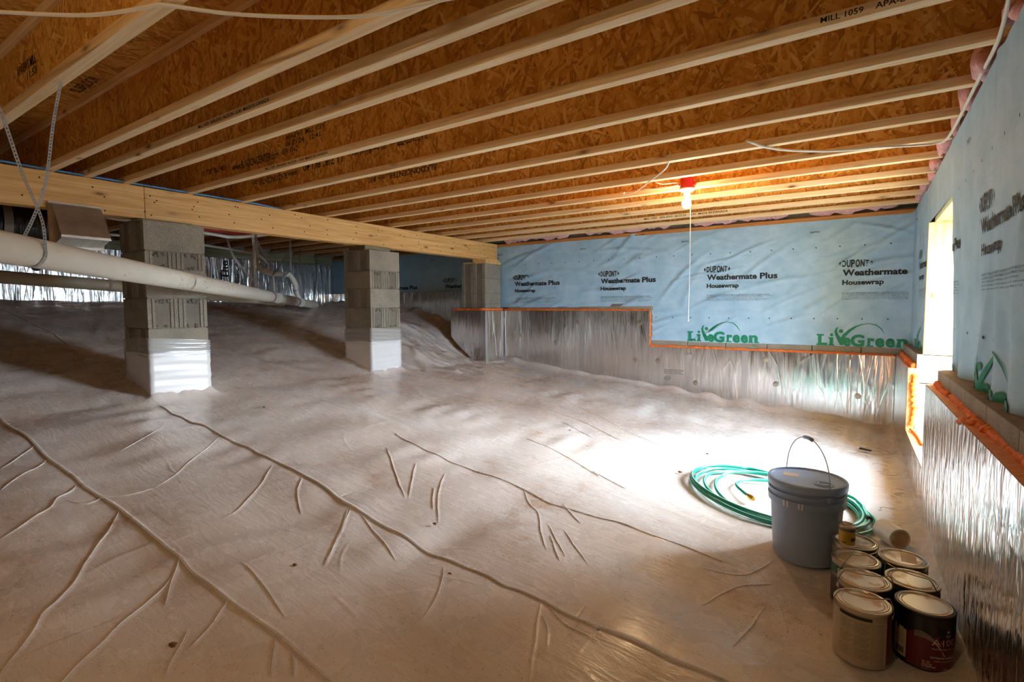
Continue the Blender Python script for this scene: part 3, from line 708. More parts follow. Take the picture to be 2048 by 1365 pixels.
def wy(x, z):
    s = .012*math.exp(-((x-.33)/.05)**2)
    return 5.945-float(fb(x, z))-.014*math.sin((x+.4*z)*3.1)*max(0, min(1, (.84-z)*6))*.5-s
nx, nz = 240, 52
XA, XB_ = XL+.01, .34
V = []; F = []
gx = np.concatenate([np.linspace(-7.88, -4.3, 60), np.linspace(-4.28, .345, 430)]); gz = np.linspace(-.41, .838, 110)
for z in gz:
    for x in gx: V.append((x, wy(x, z)+(0.004*math.sin(x*9)*(z > .83)), z+(.006*math.sin(x*5)+.004*math.sin(x*13) if z > .83 else 0)))
n = len(gx)
for j in range(len(gz)-1):
    for i in range(n-1):
        xm, zm = (gx[i]+gx[i+1])/2, (gz[j]+gz[j+1])/2
        lo = .2 if xm < -4.5 else (-.004 if xm < -2.075 else -.402)
        if zm > lo: F.append((j*n+i, j*n+i+1, (j+1)*n+i+1, (j+1)*n+i))
hw = build(MB().add(V, F), 'housewrap', M['wrap'], wb, True)
FINE = ['SEE DER ISR: IT IS THE BUILDERS RESPONSIBILITY TO ENSURE PRODUCT USE IN ACCORDANCE WITH', 'ALL APPLICABLE CODES AND DUPONT WEATHERMATE INSTALLATION REQUIREMENTS. FOR DETAILS', 'Call or write DuPont, 974 Centre Road, Wilmington, DE 19805 USA 1-833-338-7668', 'DuPont, the DuPont Oval Logo, and all trademarks and service marks denoted with', 'by affiliates of DuPont de Nemours, Inc. unless otherwise noted. Made in U.S.A.']
def logo(mb, fn, clip=None):      # printed housewrap panel; u from the left edge of the lettering, v is height relative to the camera
    x = -.005; hs = (.060, .068, .074, .074, .068, .060); ws = (.036, .036, .034, .040, .036, .034)
    for ch, h, w in zip('DUPONT', hs, ws):
        put(mb, fit(ch, x, x+w-.005, .394-h/2, .394+h/2, .03), fn, clip); x += w
    lens = lambda c, d: ([(c, .394), (c+d*.013, .394+.022), (c+d*.017, .394+.012), (c+d*.019, .394), (c+d*.017, .394-.012), (c+d*.013, .394-.022)], [(0, 1, 2, 3, 4, 5)])
    put(mb, lens(-.034, 1), fn, clip); put(mb, lens(x+.026, -1), fn, clip)
    put(mb, fit('Weathermate', 0, .497, .277, .338, .034), fn, clip); put(mb, fit('Plus', .525, .69, .277, .340, .034), fn, clip)
    put(mb, fit('Housewrap', 0, .325, .178, .240, .034), fn, clip)
    for k, s in enumerate(FINE):
        put(mb, fit(s, 0, (.62, .65, .56, .62, .60)[k], .112-k*.0145, .1215-k*.0145, .008, 1), fn, clip)
    put(mb, fit('Z403F7001', -.285, -.20, .705, .722, .02, 1), fn, clip)
def live_green(mb, fn, clip=None):
    k = .00188; q = lambda a, b: ((a-262)*k-.200, (1105-b)*k-.392)
    def w(ch, x0, x1, y0, y1, bold=.045): a, b = q(x0, y1), q(x1, y0); put(mb, fit(ch, a[0], b[0], a[1], b[1], bold), fn, clip)
    w('L', 270, 312, 1046, 1104); w('ı', 322, 338, 1062, 1104); w('e', 382, 414, 1060, 1106); w('G', 412, 472, 1044, 1107); w('r', 484, 514, 1061, 1104)
    w('e', 516, 554, 1060, 1106); w('e', 558, 596, 1060, 1106); w('n', 602, 646, 1061, 1104)
    w('Inc', 620, 650, 1110, 1124, .0)
    for a in ((263, 296, 1096, 1104), (263, 296, 1046, 1054), (316, 344, 1098, 1104), (316, 336, 1062, 1069), (478, 510, 1098, 1104), (598, 622, 1098, 1104), (632, 654, 1098, 1104)):
        p0, p1 = q(a[0], a[3]), q(a[1], a[2]); put(mb, rect(p0[0], p1[0], p0[1], p1[1]), fn, clip)
    def strip(top, bot):
        n_ = len(top); P = [q(*p) for p in top]+[q(*p) for p in bot]
        put(mb, (P, [(i, i+1, n_+i+1, n_+i) for i in range(n_-1)]), fn, clip)
    c = q(330, 1049); put(mb, ([(c[0]+.014*math.cos(a*.393), c[1]+.014*math.sin(a*.393)) for a in range(16)], [tuple(range(16))]), fn, clip)
    c = q(371, 1029); put(mb, ([(c[0]+.018*math.cos(a*.393), c[1]+.018*math.sin(a*.393)) for a in range(16)], [tuple(range(16))]), fn, clip)
    strip([(360, 1006), (348, 1014), (342, 1030), (346, 1050), (356, 1076), (368, 1100)], [(358, 1010), (354, 1020), (354, 1034), (362, 1050), (374, 1066), (384, 1100)])
    strip([(384, 1100), (384, 1078), (392, 1056), (412, 1030), (436, 1008), (462, 994), (490, 990), (516, 997), (536, 1014), (553, 1040)],
          [(368, 1098), (366, 1070), (380, 1045), (404, 1020), (430, 1002), (460, 991), (490, 987), (518, 993), (540, 1012), (554, 1040)])
k1 = MB(); k2 = MB()
for x0 in (-3.973, -2.715, -1.458, -.209):
    fn = lambda u, v: (x0+u, wy(x0+u, v)-.0045, v)
    logo(k1, fn, (lambda u, v: x0+u < .305))
    if x0 > -2: live_green(k2, fn)
for x0 in (-5.23, -6.49): logo(k1, lambda u, v: (x0+u, 5.935, v))
for x0 in np.arange(-4.0, .25, .198):
    for z in ((.562, -.13) if x0 > -2.05 else (.562,)):
        put(k1, ([(.006*math.cos(a*.785), z+.007*math.sin(a*.785)) for a in range(8)], [tuple(range(8))]), lambda u, v: (x0+u, wy(x0+u, v)-.003, v))
build(k1, 'printed_text', M['ink'], hw); tag(build(k2, 'green_logo', M['green'], hw), 'green lettering with a leaping figure')
# plate and pink insulation above the wrap
tag(build(MB().cbox(-7.9, .33, 5.935, 6.0, .822, JB, .003), 'trim_1', M['plate']), 'orange pine plate along the top of the back wall', kind='structure')
def lump(x0, x1, y0, y1, z0, z1, seed, parent=None, name='insulation_batt', amp=.018):
    r = np.random.RandomState(seed); ph = r.uniform(0, 6.28, 20); mb = MB()
    nu = max(10, int((x1-x0)/.03)); nv = 18
    cy, cz, hy, hz = (y0+y1)/2, (z0+z1)/2, (y1-y0)/2, (z1-z0)/2
    V = []; F = []
    for i in range(nu+1):
        x = x0+(x1-x0)*i/nu; e = min(1, 6*min(i, nu-i)/nu+.25)
        for k in range(nv):
            a = 2*math.pi*k/nv
            w = amp*(math.sin(9*x+3*a+ph[0])+.7*math.sin(23*x-2*a+ph[1])+.6*math.sin(41*x+5*a+ph[2])+.5*r.normal())
            ca, sa = math.cos(a), math.sin(a); q = max(abs(ca), abs(sa))**.6
            V.append((x, cy+(hy*ca/q+w*ca)*e, cz+(hz*sa/q+w*sa)*e))
    for i in range(nu):
        for k in range(nv): F.append((i*nv+k, i*nv+(k+1) % nv, (i+1)*nv+(k+1) % nv, (i+1)*nv+k))
    F += [tuple(range(nv)), tuple(nu*nv+k for k in range(nv))]
    return build(mb.add(V, F), name, M['pink'], parent, True)
for k, (a, b) in enumerate(((-4.2, -3.0), (-2.98, -1.75), (-1.72, -.6), (-.58, .28))):
    tag(lump(a, b, 5.72, 5.95, .874, 1.1, 30+k, amp=.014), 'pink fibreglass batt above the back wall, %s' % ('next to the end of the beam', 'second from the beam', 'third from the beam, above the lettering', 'in the corner by the doorway wall')[k], 'insulation', 'pink batts over the back wall')

# ---------------------------------------------------------------- right wall with the open access doorway
DY0, DY1, DZ0, DZ1 = 3.62, 4.70, -.90, .575
wr = tag(build(MB().box(.44, .60, YF, DY0-.03, -1.5, -.36).box(.44, .60, DY1+.03, 6.2, -1.5, -.36).box(.44, .60, DY0, DY1, -1.5, DZ0-.05)
  .box(.47, .60, YF, DY0-.04, -.36, DECK).box(.47, .60, DY1+.04, 6.2, -.36, DECK).box(.47, .60, DY0-.05, DY1+.05, DZ1+.04, DECK), 'wall_right', M['block']), 'right wall of wrapped studs over blocks and foil board, with a doorway', kind='structure')
def bx(y): return foil_x(y)+.05
for (ya, yb) in ((YF, DY0), (DY1, 5.95)):
    L = .405; y = yb
    while y > ya+.02:
        y0 = max(ya, y-L+.006); m = MB()
        m.prism([(bx(y0), y0), (.50, y0), (.50, y), (bx(y), y)], -.555, -.352, lambda p: p)
        build(m, 'concrete_block', M['block'], wr)
        build(MB().prism([(bx(y0)+.003, y0), (.46, y0), (.46, y), (bx(y)+.003, y)], -1.5, -.562), 'concrete_block', M['block'], wr)
        y -= L
def side_board(ya, yb, ztop, thick=.05):
    pts = [ya]+[q for q in np.arange(ya+.2, yb-.1, .2)]+[yb]
    poly = [(foil_x(q)+.0015, q) for q in pts]+[(foil_x(q)+thick, q) for q in reversed(pts)]
    b = build(MB().prism(poly, -1.35, ztop), 'foam_board', M['board'], wr)
    m = MB(); m.grid(len(pts), 2, lambda u, v: (foil_x(pts[int(round(u*(len(pts)-1)))])-.0008, pts[int(round(u*(len(pts)-1)))], -1.35+v*(ztop-.001+1.35)))
    build(m, 'foil_facing', M['foil_side'], b, True)
for a, b in ((YF, 1.05), (1.05, 2.25), (2.25, DY0)): side_board(a+.001, b-.001, -.432)
side_board(DY1, 5.90, -.452)
# foil ends below the sill of the doorway
side_board(DY0, DY1, DZ0-.002)
bead([(foil_x(y)+.052+.008*math.sin(y*7), y, -.432+.006*math.sin(y*11)) for y in np.arange(-.9, 3.66, .25)], .019, M['foam'], wr, .3, step=.011)
bead([(foil_x(2.45)+.03, 2.45, -.425), (foil_x(2.5)+.01, 2.5, -.425), (foil_x(2.52)-.004, 2.52, -.435)], .013, M['foam'], wr, .4)
bead([(foil_x(y)+.04, y, -.44) for y in (4.72, 5.1, 5.5, 5.88)], .02, M['foam'], wr, .4)
bead([(foil_x(4.7)+.046+.006*math.sin(z*23), DY1-.012, z) for z in np.arange(-.86, -.44, .06)], .02, M['yellow_foam'], wr, .7)
bead([(foil_x(4.7)+.03, 4.66, DZ0+.01), (foil_x(4.6)+.05, 4.5, DZ0+.008), (foil_x(4.4)+.06, 4.2, DZ0+.008)], .009, M['foam'], wr, .4)
m = MB()
for (ya, yb) in ((YF, DY0-.01), (DY1+.02, 5.9)):
    ys = np.arange(ya, yb, .05)
    m.grid(6, len(ys), lambda u, v: (bx(ys[int(round(v*(len(ys)-1)))])+.004+u*.1, ys[int(round(v*(len(ys)-1)))], -.351+.006*rng.rand()*(0 < u < 1)+.004*u))
tag(build(m, 'dirt_layer', M['soil'], wr, True), 'brown dirt lying on the block ledge', kind='stuff')
WB = lambda y: float(np.interp(y, [-1.2, 1.7, 2.0, 3.6, 4.8, 6.0], [.43, .42, .41, .385, .352, .33])); WT = lambda y: .335 if y < 5 else .325
def wx(y, z):
    t = min(1, max(0, (z+.35)/1.19)); xx = WB(y)+(WT(y)-WB(y))*t**1.4
    bot = .022*math.exp(-(z+.36)/.26)*math.sin(y*19+1.5*math.sin(y*5))*(y < 3.5)
    return xx-.8*float(fr_(y, z))+bot
def wrap_part(ya, yb, za, zb, nu, nv, sag=0):
    m = MB(); m.grid(nu, nv, lambda u, v: (wx(ya+(yb-ya)*u, za+(zb-za)*v), ya+(yb-ya)*u, za+(zb-za)*v+(sag*math.sin((ya+(yb-ya)*u)*6.5)*(1-v)))); return m
m = MB()
for q in ((YF, DY0, -.348, .842, 330, 90), (DY0, DY1, DZ1, .842, 50, 20), (DY1+.01, 5.94, -.385, .842, 90, 80)):
    p = wrap_part(*q); m.add(p.v, p.f)
hr = build(m, 'housewrap', M['wrap'], wr, True)
k1 = MB(); k2 = MB()
for y0 in (5.315, 4.06, 2.80, 1.545, .29):
    fn = lambda u, v: (wx(y0-u, v)-.0045, y0-u, v)
    cl = (lambda u, v: not (DY0-.002 < y0-u < DY1+.012) and y0-u < 5.9)
    logo(k1, fn, cl); live_green(k2, fn, cl)
for y in np.arange(-1.0, 5.9, .198):
    if DY0-.01 < y < DY1+.03: continue
    for z in (.562, -.13): put(k1, ([(.006*math.cos(a*.785), z+.007*math.sin(a*.785)) for a in range(8)], [tuple(range(8))]), lambda u, v: (wx(y-u, v)-.003, y-u, v))
build(k1, 'printed_text', M['ink'], hr); tag(build(k2, 'green_logo', M['green'], hr), 'green lettering with a leaping figure')
# doorway lining
dr = tag(build(MB().cbox(.335, .525, DY1, DY1+.038, -.36, DZ1, .003), 'door_1', M['stud']), 'open access doorway lined with pale lumber', kind='structure')
build(MB().cbox(.52, .86, DY1-.012, DY1+.03, DZ0, DZ1-.01, .003), 'jamb', M['stud'], dr)
build(MB().cbox(.56, .60, DY1-.03, DY1-.011, DZ0+.2, DZ1-.03, .003), 'door_stop', M['stud'], dr)
build(MB().cbox(.385, .51, DY0-.042, DY0-.004, -.34, DZ1, .003), 'stud', M['stud'], dr)
build(MB().cbox(.52, .86, DY0-.04, DY0+.012, DZ0, DZ1-.01, .003), 'jamb', M['stud'], dr)
build(MB().cbox(.37, .51, DY0-.04, DY1+.04, DZ1, DZ1+.038, .003), 'header', M['stud'], dr)
build(MB().cbox(.52, .86, DY0, DY1, DZ1-.022, DZ1+.02, .003), 'header', M['stud'], dr)
build(MB().cbox(foil_x(4.2)+.05, .86, DY0, DY1, DZ0-.05, DZ0-.001, .003), 'threshold', M['block'], dr)
bead([(.515, DY1-.004, z) for z in np.arange(-.36, .56, .06)], .012, M['foam'], dr, .6)
bead([(.515, y, DZ1-.004) for y in np.arange(3.7, 4.7, .08)], .012, M['foam'], dr, .6)
# insulation pushed into the joist ends along the right wall
for k, y in enumerate(np.arange(1.78, 5.7, .4072)):
    c = tag(lump(.30+.014*math.sin(k*2), .42, y-.05-.04*math.sin(k*3), y+.12, .855, .97+.03*math.sin(k*5), 60+k, amp=.016), 'pink insulation stuffed between joist ends, %s bay from the back along the right wall' % ['tenth', 'ninth', 'eighth', 'seventh', 'sixth', 'fifth', 'fourth', 'third', 'second', 'last'][min(9, k)], 'insulation', 'pink insulation at the joist ends')
# ---------------------------------------------------------------- left wall, wall behind, ground outside
wl = tag(build(MB().box(XL-.2, XL-.001, YF-.1, 6.2, -.4, DECK), 'wall_left', M['block']), 'far left wall lined with foil boards', kind='structure')
y = YF
while y < 5.9:
    y1 = min(y+1.217, 5.9)
    b = build(MB().cbox(XL, XL+.05, y, y1, -.35, .735, .003), 'foam_board', M['board'], wl)
    build(MB().box(XL+.0495, XL+.0515, y+.001, y1-.001, -.35, .734), 'foil_facing', M['foil_shaded'], b)
    y += 1.22
mb = MB()
vt = lambda y0, z0: (lambda u, v: (XL+.0535, y0+v, z0+u))      # lettering that reads upwards
vt2 = lambda y0, z0: (lambda u, v: (XL+.0535, y0-v, z0+u))
put(mb, fit('DUPONT', 0, .19, 0, .035, .02), vt2(3.90, .30)); put(mb, fit('The', 0, .28, 0, .11, .03), vt2(4.10, .42)); put(mb, fit('Basic N', 0, .33, 0, .06, .01), vt2(4.26, .38))
put(mb, fit('e', 0, .09, 0, .10, .04), vt2(1.98, .43))
build(mb, 'printed_text', M['ink'], wl)
tag(build(MB().cbox(XL-.1, XL+.09, YF, 5.9, .736, .796, .003).cbox(XL-.1, XL+.085, YF, 5.9, .799, .858, .003), 'trim_2', M['sill']), 'treated sill plates on top of the left wall', kind='structure')
tag(build(MB().box(XL-.2, .60, YF-.2, YF, -1.5, DECK), 'wall_front', M['block']), 'block wall behind the camera', kind='structure')
tag(build(MB().box(.62, 14, -8, 16, -1.35, -1.02), 'ground', M['gravel']), 'gravelly ground outside the doorway', kind='structure')
# pilaster foil, as children of the pilaster
P3 = [o for o in COL.objects if o.name == 'block_pilaster'][0]
poly = [(-4.72, -.05), (-4.132, -.05), (-4.132, -.85), (-4.30, -.74), (-4.62, -.50), (-4.72, -.40)]
b = build(MB().prism([(x, z) for x, z in poly], 5.475, 5.525, lambda p: (p[0], p[2], p[1])), 'foam_board', M['board'], P3)
build(MB().prism([(x, z) for x, z in poly], 5.4715, 5.4745, lambda p: (p[0], p[2], p[1])), 'foil_facing', M['foil'], b)
b = build(MB().cbox(-4.18, -4.1325, 5.527, 5.893, -.9, -.052, .003), 'foam_board', M['board'], P3)
build(MB().box(-4.132, -4.129, 5.476, 5.893, -.9, -.053), 'foil_facing', M['foil'], b)
build(MB().cbox(-4.205, -4.128, 5.4695, 5.4715, -.70, -.052, .0006), 'foil_tape', M['tape_foil'], P3)
for y in (5.50, 5.86): build(MB().cbox(-4.1295, -4.1270, y-.022, y+.022, -.86, -.056, .0006), 'foil_tape', M['tape_foil'], P3)
bead([(-4.70, 5.50, -.04), (-4.4, 5.51, -.035), (-4.17, 5.50, -.035), (-4.15, 5.7, -.035), (-4.15, 5.88, -.035)], .018, M['foam'], P3, step=.02)

# ---------------------------------------------------------------- drain pipes
def pdir(s): a = Vector((-2.05, .087, .255)); d = Vector((-5.09, 5.076, -.228)); return a+d*s
A0 = lambda t: Vector((-2.45+(-7.204+2.45)*t, .482+(5.163-.482)*t, .217+(.030-.217)*t))
pt = thing('drain_pipe', 'large white plastic drain pipe sloping down past the nearest pier, strapped up', 'pipe', tuple(A0(0)))
RP = .057
build(MB().tube([A0(-.16), A0(.0), A0(.3), A0(.575)], RP, 24), 'pipe', M['pvc'], pt, 'auto')
build(MB().tube([A0(.60), A0(.75)], RP, 24), 'pipe', M['pvc'], pt, 'auto'); build(MB().tube([A0(.79), A0(.96)], RP, 24), 'pipe', M['pvc'], pt, 'auto')
for a, b in ((.555, .625), (.745, .81), (.955, 1.0)):
    build(MB().tube([A0(a), A0(a), A0(b), A0(b)], [RP*.9, RP*1.16, RP*1.16, RP*.9], 24), 'coupling', M['pvc'], pt, 'auto')
    build(MB().tube([A0(a-.006), A0(a+.001)], RP*1.03, 24), 'primer_ring', M['primer'], pt, 'auto')
p2 = thing('drain_pipe', 'dull second drain pipe running level behind the nearest pier', 'pipe', (-5.6, 1.0, .26))
build(MB().tube([(-5.6, -1.15, .40), (-5.6, 1.158, .251), (-5.6, 1.95, .201), (-5.6, 2.7, .132), (-5.6, 3.45, .085)], .052, 20), 'pipe', M['pvc_old'], p2, 'auto')
build(MB().tube([(-5.6, 3.32, .095), (-5.6, 3.55, .08)], .06, 20), 'coupling', M['pvc_old'], p2, 'auto')
p3 = thing('branch_pipe', 'thin white plastic branch pipe with two elbows rising from the drain', 'pipe', (-6.3, 4.2, .06))
b = A0(.80)
bp = [Vector((-6.253, 4.20, .06)), Vector((-6.26, 4.14, .31)), Vector((-6.23, 4.04, .425)), Vector((-6.15, 3.75, .425)), Vector((-6.20, 3.60, .50)), Vector((-6.30, 3.64, .60)), Vector((-6.33, 3.66, .83))]
build(MB().tube([bp[0], bp[1]-Vector((0, 0, .05))], .03, 14), 'pipe', M['pvc'], p3, 'auto'); build(MB().tube(smooth([bp[1]-Vector((0, 0, .07)), bp[1], bp[2], bp[2]*.7+bp[3]*.3], .02), .036, 14), 'elbow', M['pvc'], p3, 'auto')
build(MB().tube([bp[2]*.8+bp[3]*.2, bp[3]], .03, 14), 'pipe', M['pvc'], p3, 'auto'); build(MB().tube(smooth([bp[3], bp[4], bp[5]], .02), .036, 14), 'elbow', M['pvc'], p3, 'auto')
build(MB().tube([bp[5], bp[6]], .03, 14), 'pipe', M['pvc'], p3, 'auto')
for q, dq in ((bp[2]*.62+bp[3]*.38, bp[3]-bp[2]), (bp[1]-Vector((0, 0, .09)), Vector((0, 0, 1)))):
    dq = dq.normalized(); build(MB().tube([q, q+dq*.012], .0315, 14), 'primer_ring', M['primer'], p3, 'auto')
def cable(name, pts, r, mat, label, cat, n=8, step=.03):
    return tag(build(MB().tube(smooth(pts, step), r, n), name, M[mat], None, True), label, cat)
cable('water_tube', [(-6.4, 3.93, .08), (-6.4, 3.925, .30), (-6.39, 3.90, .47), (-6.4, 3.84, .58), (-6.4, 3.72, .672), (-6.4, 3.60, .69), (-6.4, 3.3, .715), (-6.4, 2.9, .735), (-6.4, 1.4, .77), (-6.4, 0, .79)], .014, 'pex_white', 'grey white water tube bending up from the ground behind the drain', 'tube')
cable('water_tube', [(-4.95, .2, .745), (-4.95, 1.7, .715), (-4.95, 2.45, .672), (-4.95, 2.62, .665), (-4.95, 2.85, .70), (-4.95, 3.3, .80)], .016, 'pex_white', 'white water tube sagging below the red tube under the beam', 'tube')
cable('water_tube', [(-5.05, .2, .80), (-5.05, 1.8, .755), (-5.05, 2.4, .73), (-5.05, 2.8, .735), (-5.05, 3.4, .80)], .024, 'pex_red', 'red water tube under the joists behind the nearest pier', 'tube')
cable('water_tube', [(-5.15, .2, .81), (-5.15, 1.8, .78), (-5.15, 2.6, .755), (-5.15, 3.4, .81)], .018, 'pex_red', 'thinner red water tube beside the thicker one under the joists', 'tube')
cable('yellow_cable', [(-4.75, 2.2, .84), (-4.75, 2.55, .755), (-4.75, 2.9, .725), (-4.75, 3.25, .73), (-4.75, 3.7, .80), (-4.75, 4.0, .85)], .0065, 'yellow_cable', 'yellow electric cable sagging under the beam in the left bay', 'cable')
cable('blue_cable', [(-4.235, .55, .868), (-4.235, .90, .869), (-4.235, 1.1, .8655), (-4.235, 1.32, .8655), (-4.235, 1.6, .8655), (-4.235, 1.8, .8655), (-4.235, 2.1, .8655), (-4.24, 2.45, .8655), (-4.30, 2.75, .8655)], .006, 'blue_cable', 'bright blue cable lying along the top edge of the beam', 'cable')
cable('white_cable', [(-2.35, .24, .853), (-2.075, .467, .846), (-1.874, .615, .842), (-1.70, .70, .850), (-1.665, .723, .853), (-1.527, .861, .846), (-1.27, 1.044, .842), (-1.09, 1.125, .852), (-.992, 1.152, .853), (-.8, 1.22, .85)], .0055, 'white_cable', 'white cable stapled under the joists nearest the camera', 'cable')
cable('white_cable', [(-.56, 3.05, .875), (-.496, 3.142, .855), (-.40, 3.25, .846), (-.246, 3.40, .850), (-.1, 3.46, .847), (.005, 3.50, .852), (.16, 3.55, .846), (.27, 3.585, .848), (.305, 3.52, .846), (.315, 3.3, .846), (.318, 2.9, .848), (.32, 2.65, .852), (.32, 2.3, .854), (.30, 2.0, .90)], .0065, 'white_cable', 'white cable crossing the joists to the right wall and along its top', 'cable')
cable('white_cable', [(-1.0, 3.15, .90), (-1.03, 3.20, .846), (-1.13, 3.35, .842), (-1.24, 3.49, .842), (-1.37, 3.68, .846), (-1.46, 3.77, .842), (-1.55, 3.79, .842), (-1.53, 3.76, .85)], .0055, 'white_cable', 'loose white cable end hanging between joists left of the lamp', 'cable')
# ---------------------------------------------------------------- perforated hanger straps
VIEW = lambda p: Vector((p[1], -p[0], 0)).normalized()      # bands turn a broad side to the room
def strap(pts, label, side=None, grp='perforated hanger straps', w=.019):
    s = MB().strap(pts, w, side); return tag(build(s, 'hanger_strap', M['steel']), label, 'strap', grp)
def ring(p, t, a0, a1, r=RP+.003, n=14):       # part of a turn around a pipe
    t = t.normalized(); u = Vector((t.y, -t.x, 0)).normalized(); w = Vector((0, 0, 1))
    return [p+r*(math.cos(a0+(a1-a0)*k/n)*u+math.sin(a0+(a1-a0)*k/n)*w) for k in range(n+1)]
TD = A0(1)-A0(0)
q = A0(.028)
strap([(-2.30, .40, .858), (-2.36, .50, .70), (-2.47, .585, .48), (-2.525, .645, .33)]+ring(q, TD, .2, -2.0), 'steel strap wrapped round the big pipe at left, its upper end out of frame', TD)
strap([(-2.56, .735, .857), (-2.60, .715, .70), (-2.66, .70, .50), (-2.69, .665, .36)]+ring(A0(.035), TD, 2.6, 3.6), 'steel strap nailed to the first joist, crossing the other strap at left', TD)
q = A0(.24)
strap([(-3.4, 1.575, .857), (-3.56, 1.66, .60), (-3.64, 1.70, .36)]+ring(q, TD, .4, -2.2), 'brown strap seen edge on, hanging in front of the beam to the big pipe', (-.91, .42, 0))
strap([(-3.25, 1.36, .857), (-3.32, 1.42, .6), (-3.42, 1.47, .27)], 'thin strap seen edge on, hanging over the front of the nearest pier', (-.92, .39, 0), w=.014)
for (pts, lab) in (
  ([(-5.2, 2.70, .86), (-5.1, 2.72, .5), (-5.16, 3.06, .17)], 'strap hanging in the left bay just right of the nearest pier'),
  ([(-4.77, 2.77, .72), (-4.66, 2.66, .45), (-4.55, 2.56, .17)], 'pale strap leaning left down to the big pipe in the left bay'),
  ([(-4.69, 2.68, .74), (-4.75, 2.73, .5), (-4.73, 2.72, .15)], 'pale strap hanging straight beside the leaning one in the left bay'),
  ([(-4.9, 2.74, .86), (-5.1, 3.0, .6), (-5.6, 3.4, .45), (-5.85, 3.52, .42)], 'brown strap crossing behind the white riser pipe'),
  ([(-6.02, 3.93, .86), (-6.02, 3.92, .5), (-6.16, 3.90, .40)], 'bright strap hanging upright to the branch pipe'),
  ([(-6.35, 4.17, .86), (-6.05, 3.82, .55), (-5.98, 3.66, .40)], 'strap slanting down left to the branch pipe elbow'),
  ([(-6.9, 4.66, .86), (-6.6, 4.44, .5), (-6.62, 4.5, .11)], 'strap near the end of the big pipe, left of the middle pier'),
  ([(-7.3, 5.2, .86), (-7.0, 5.0, .5), (-6.86, 4.83, .1)], 'strap slanting at the very end of the big pipe'),
  ([(-5.6, 1.86, .858), (-5.545, 1.86, .5), (-5.545, 1.86, .2), (-5.57, 1.86, .155)], 'dark strap round the second drain pipe behind the nearest pier')):
    strap(pts, lab, VIEW(pts[1]))

# ---------------------------------------------------------------- sheet-metal vent hood and black duct
vh = thing('vent_hood', 'brown galvanised vent hood hanging below the beam beside the black duct', 'vent', (-4.15, 1.26, .39))
build(MB().cbox(-4.255, -4.247, 1.115, 1.40, .385, .672, .001).cbox(-4.25, -4.235, 1.115, 1.40, .662, .672, .001), 'back_flange', M['galv'], vh)
y0, y1 = 1.135, 1.385
pr = [(-4.246, .66), (-4.222, .655), (-4.09, .455), (-4.09, .44), (-4.246, .40)]
m = MB()
for y in (y0, y1): m.add([(x, y, z) for x, z in pr], [(0, 1, 2, 3, 4)])
V = [(x, y, z) for x, z in pr for y in (y0-.002, y1+.002)]
m.add(V, [(0, 1, 3, 2), (2, 3, 5, 4), (4, 5, 7, 6)])
build(m, 'hood_cover', M['galv'], vh)
m = MB()
for i in range(26):
    y = y0+(y1-y0)*(i+.5)/26; m.tube([(-4.095, y, .441), (-4.24, y, .402)], .0012, 4)
for i in range(12):
    f = (i+.5)/12; m.tube([(-4.095-.145*f, y0, .441-.039*f), (-4.095-.145*f, y1, .441-.039*f)], .0012, 4)
build(m, 'wire_screen', M['tin'], vh)
build(MB().cbox(-4.1, -4.085, y0-.004, y1+.004, .438, .446, .001), 'front_lip', M['tin'], vh); build(MB().cbox(-4.255, -4.235, y0, y1, .392, .40, .001), 'lower_lip', M['tin'], vh)
dk = thing('black_duct', 'black plastic covered flexible duct behind the beam at left', 'duct', (-4.75, 0, .45))
P = [(-4.72, y, .575+.006*math.sin(y*14)) for y in np.arange(-1.15, 1.3, .012)]
build(MB().tube(P, [.135+.006*math.sin(i*1.4)+.003*math.sin(i*.33) for i in range(len(P))], 28), 'duct_sleeve', M['black_duct'], dk, True)
build(MB().tube([(-4.72, .985, .575), (-4.72, 1.03, .575)], .146, 28, False), 'support_band', M['grey_tape'], dk, True)

# ---------------------------------------------------------------- bare bulb lamp with a pull cord
lt = thing('ceiling_lamp', 'bare lit bulb in a white holder under a red box, with a pull cord', 'lamp', (-1.115, 3.90, .71))
lx, ly = -1.115, 3.915
build(MB().lathe([(.044, .852), (.048, .856), (.048, .922), (.044, .926)], 28, (lx, ly, 0)).cbox(lx-.062, lx-.046, ly-.012, ly+.012, .880, .896).cbox(lx+.046, lx+.066, ly-.01, ly+.012, .876, .894).cbox(lx-.012, lx+.012, ly+.03, ly+.052, .865, .905), 'junction_box', M['red'], lt, 'auto')
build(MB().lathe([(.05, .852), (.058, .848), (.057, .840), (.042, .832), (.027, .828), (.023, .822), (.021, .802), (.019, .798)], 28, (lx, ly, 0)), 'lamp_holder', M['porcelain'], lt, 'auto')
build(MB().lathe([(.0135, .800), (.0145, .790), (.0175, .778), (.020, .771)], 18, (lx, ly, 0)), 'bulb_cap', M['porcelain'], lt, True)
build(MB().lathe([(.019, .772), (.026, .763), (.0305, .752), (.032, .741), (.030, .729), (.024, .718), (.014, .711), (0, .7085)], 24, (lx, ly, 0)), 'bulb', M['bulb'], lt, True)
build(MB().tube([(lx+.022, ly-.012, .812), (lx+.034, ly-.02, .80), (lx+.036, ly-.02, .3), (lx+.032, ly-.02, -.10)], .0022, 6).lathe([(0, -.118), (.004, -.113), (.005, -.106), (.002, -.098)], 8, (lx+.032, ly-.02, 0)), 'pull_cord', M['white_cable'], lt, True)
build(MB().tube(smooth([(lx-.045, ly+.01, .895), (lx-.09, ly+.0, .905), (lx-.17, ly-.03, .90), (lx-.22, ly-.05, .92)], .02), .004, 6).tube(smooth([(lx-.045, ly-.01, .89), (lx-.12, ly-.0, .875), (lx-.25, ly+.03, .885), (lx-.34, ly+.04, .90)], .02), .004, 6), 'lamp_wire', M['white_cable'], lt, True)

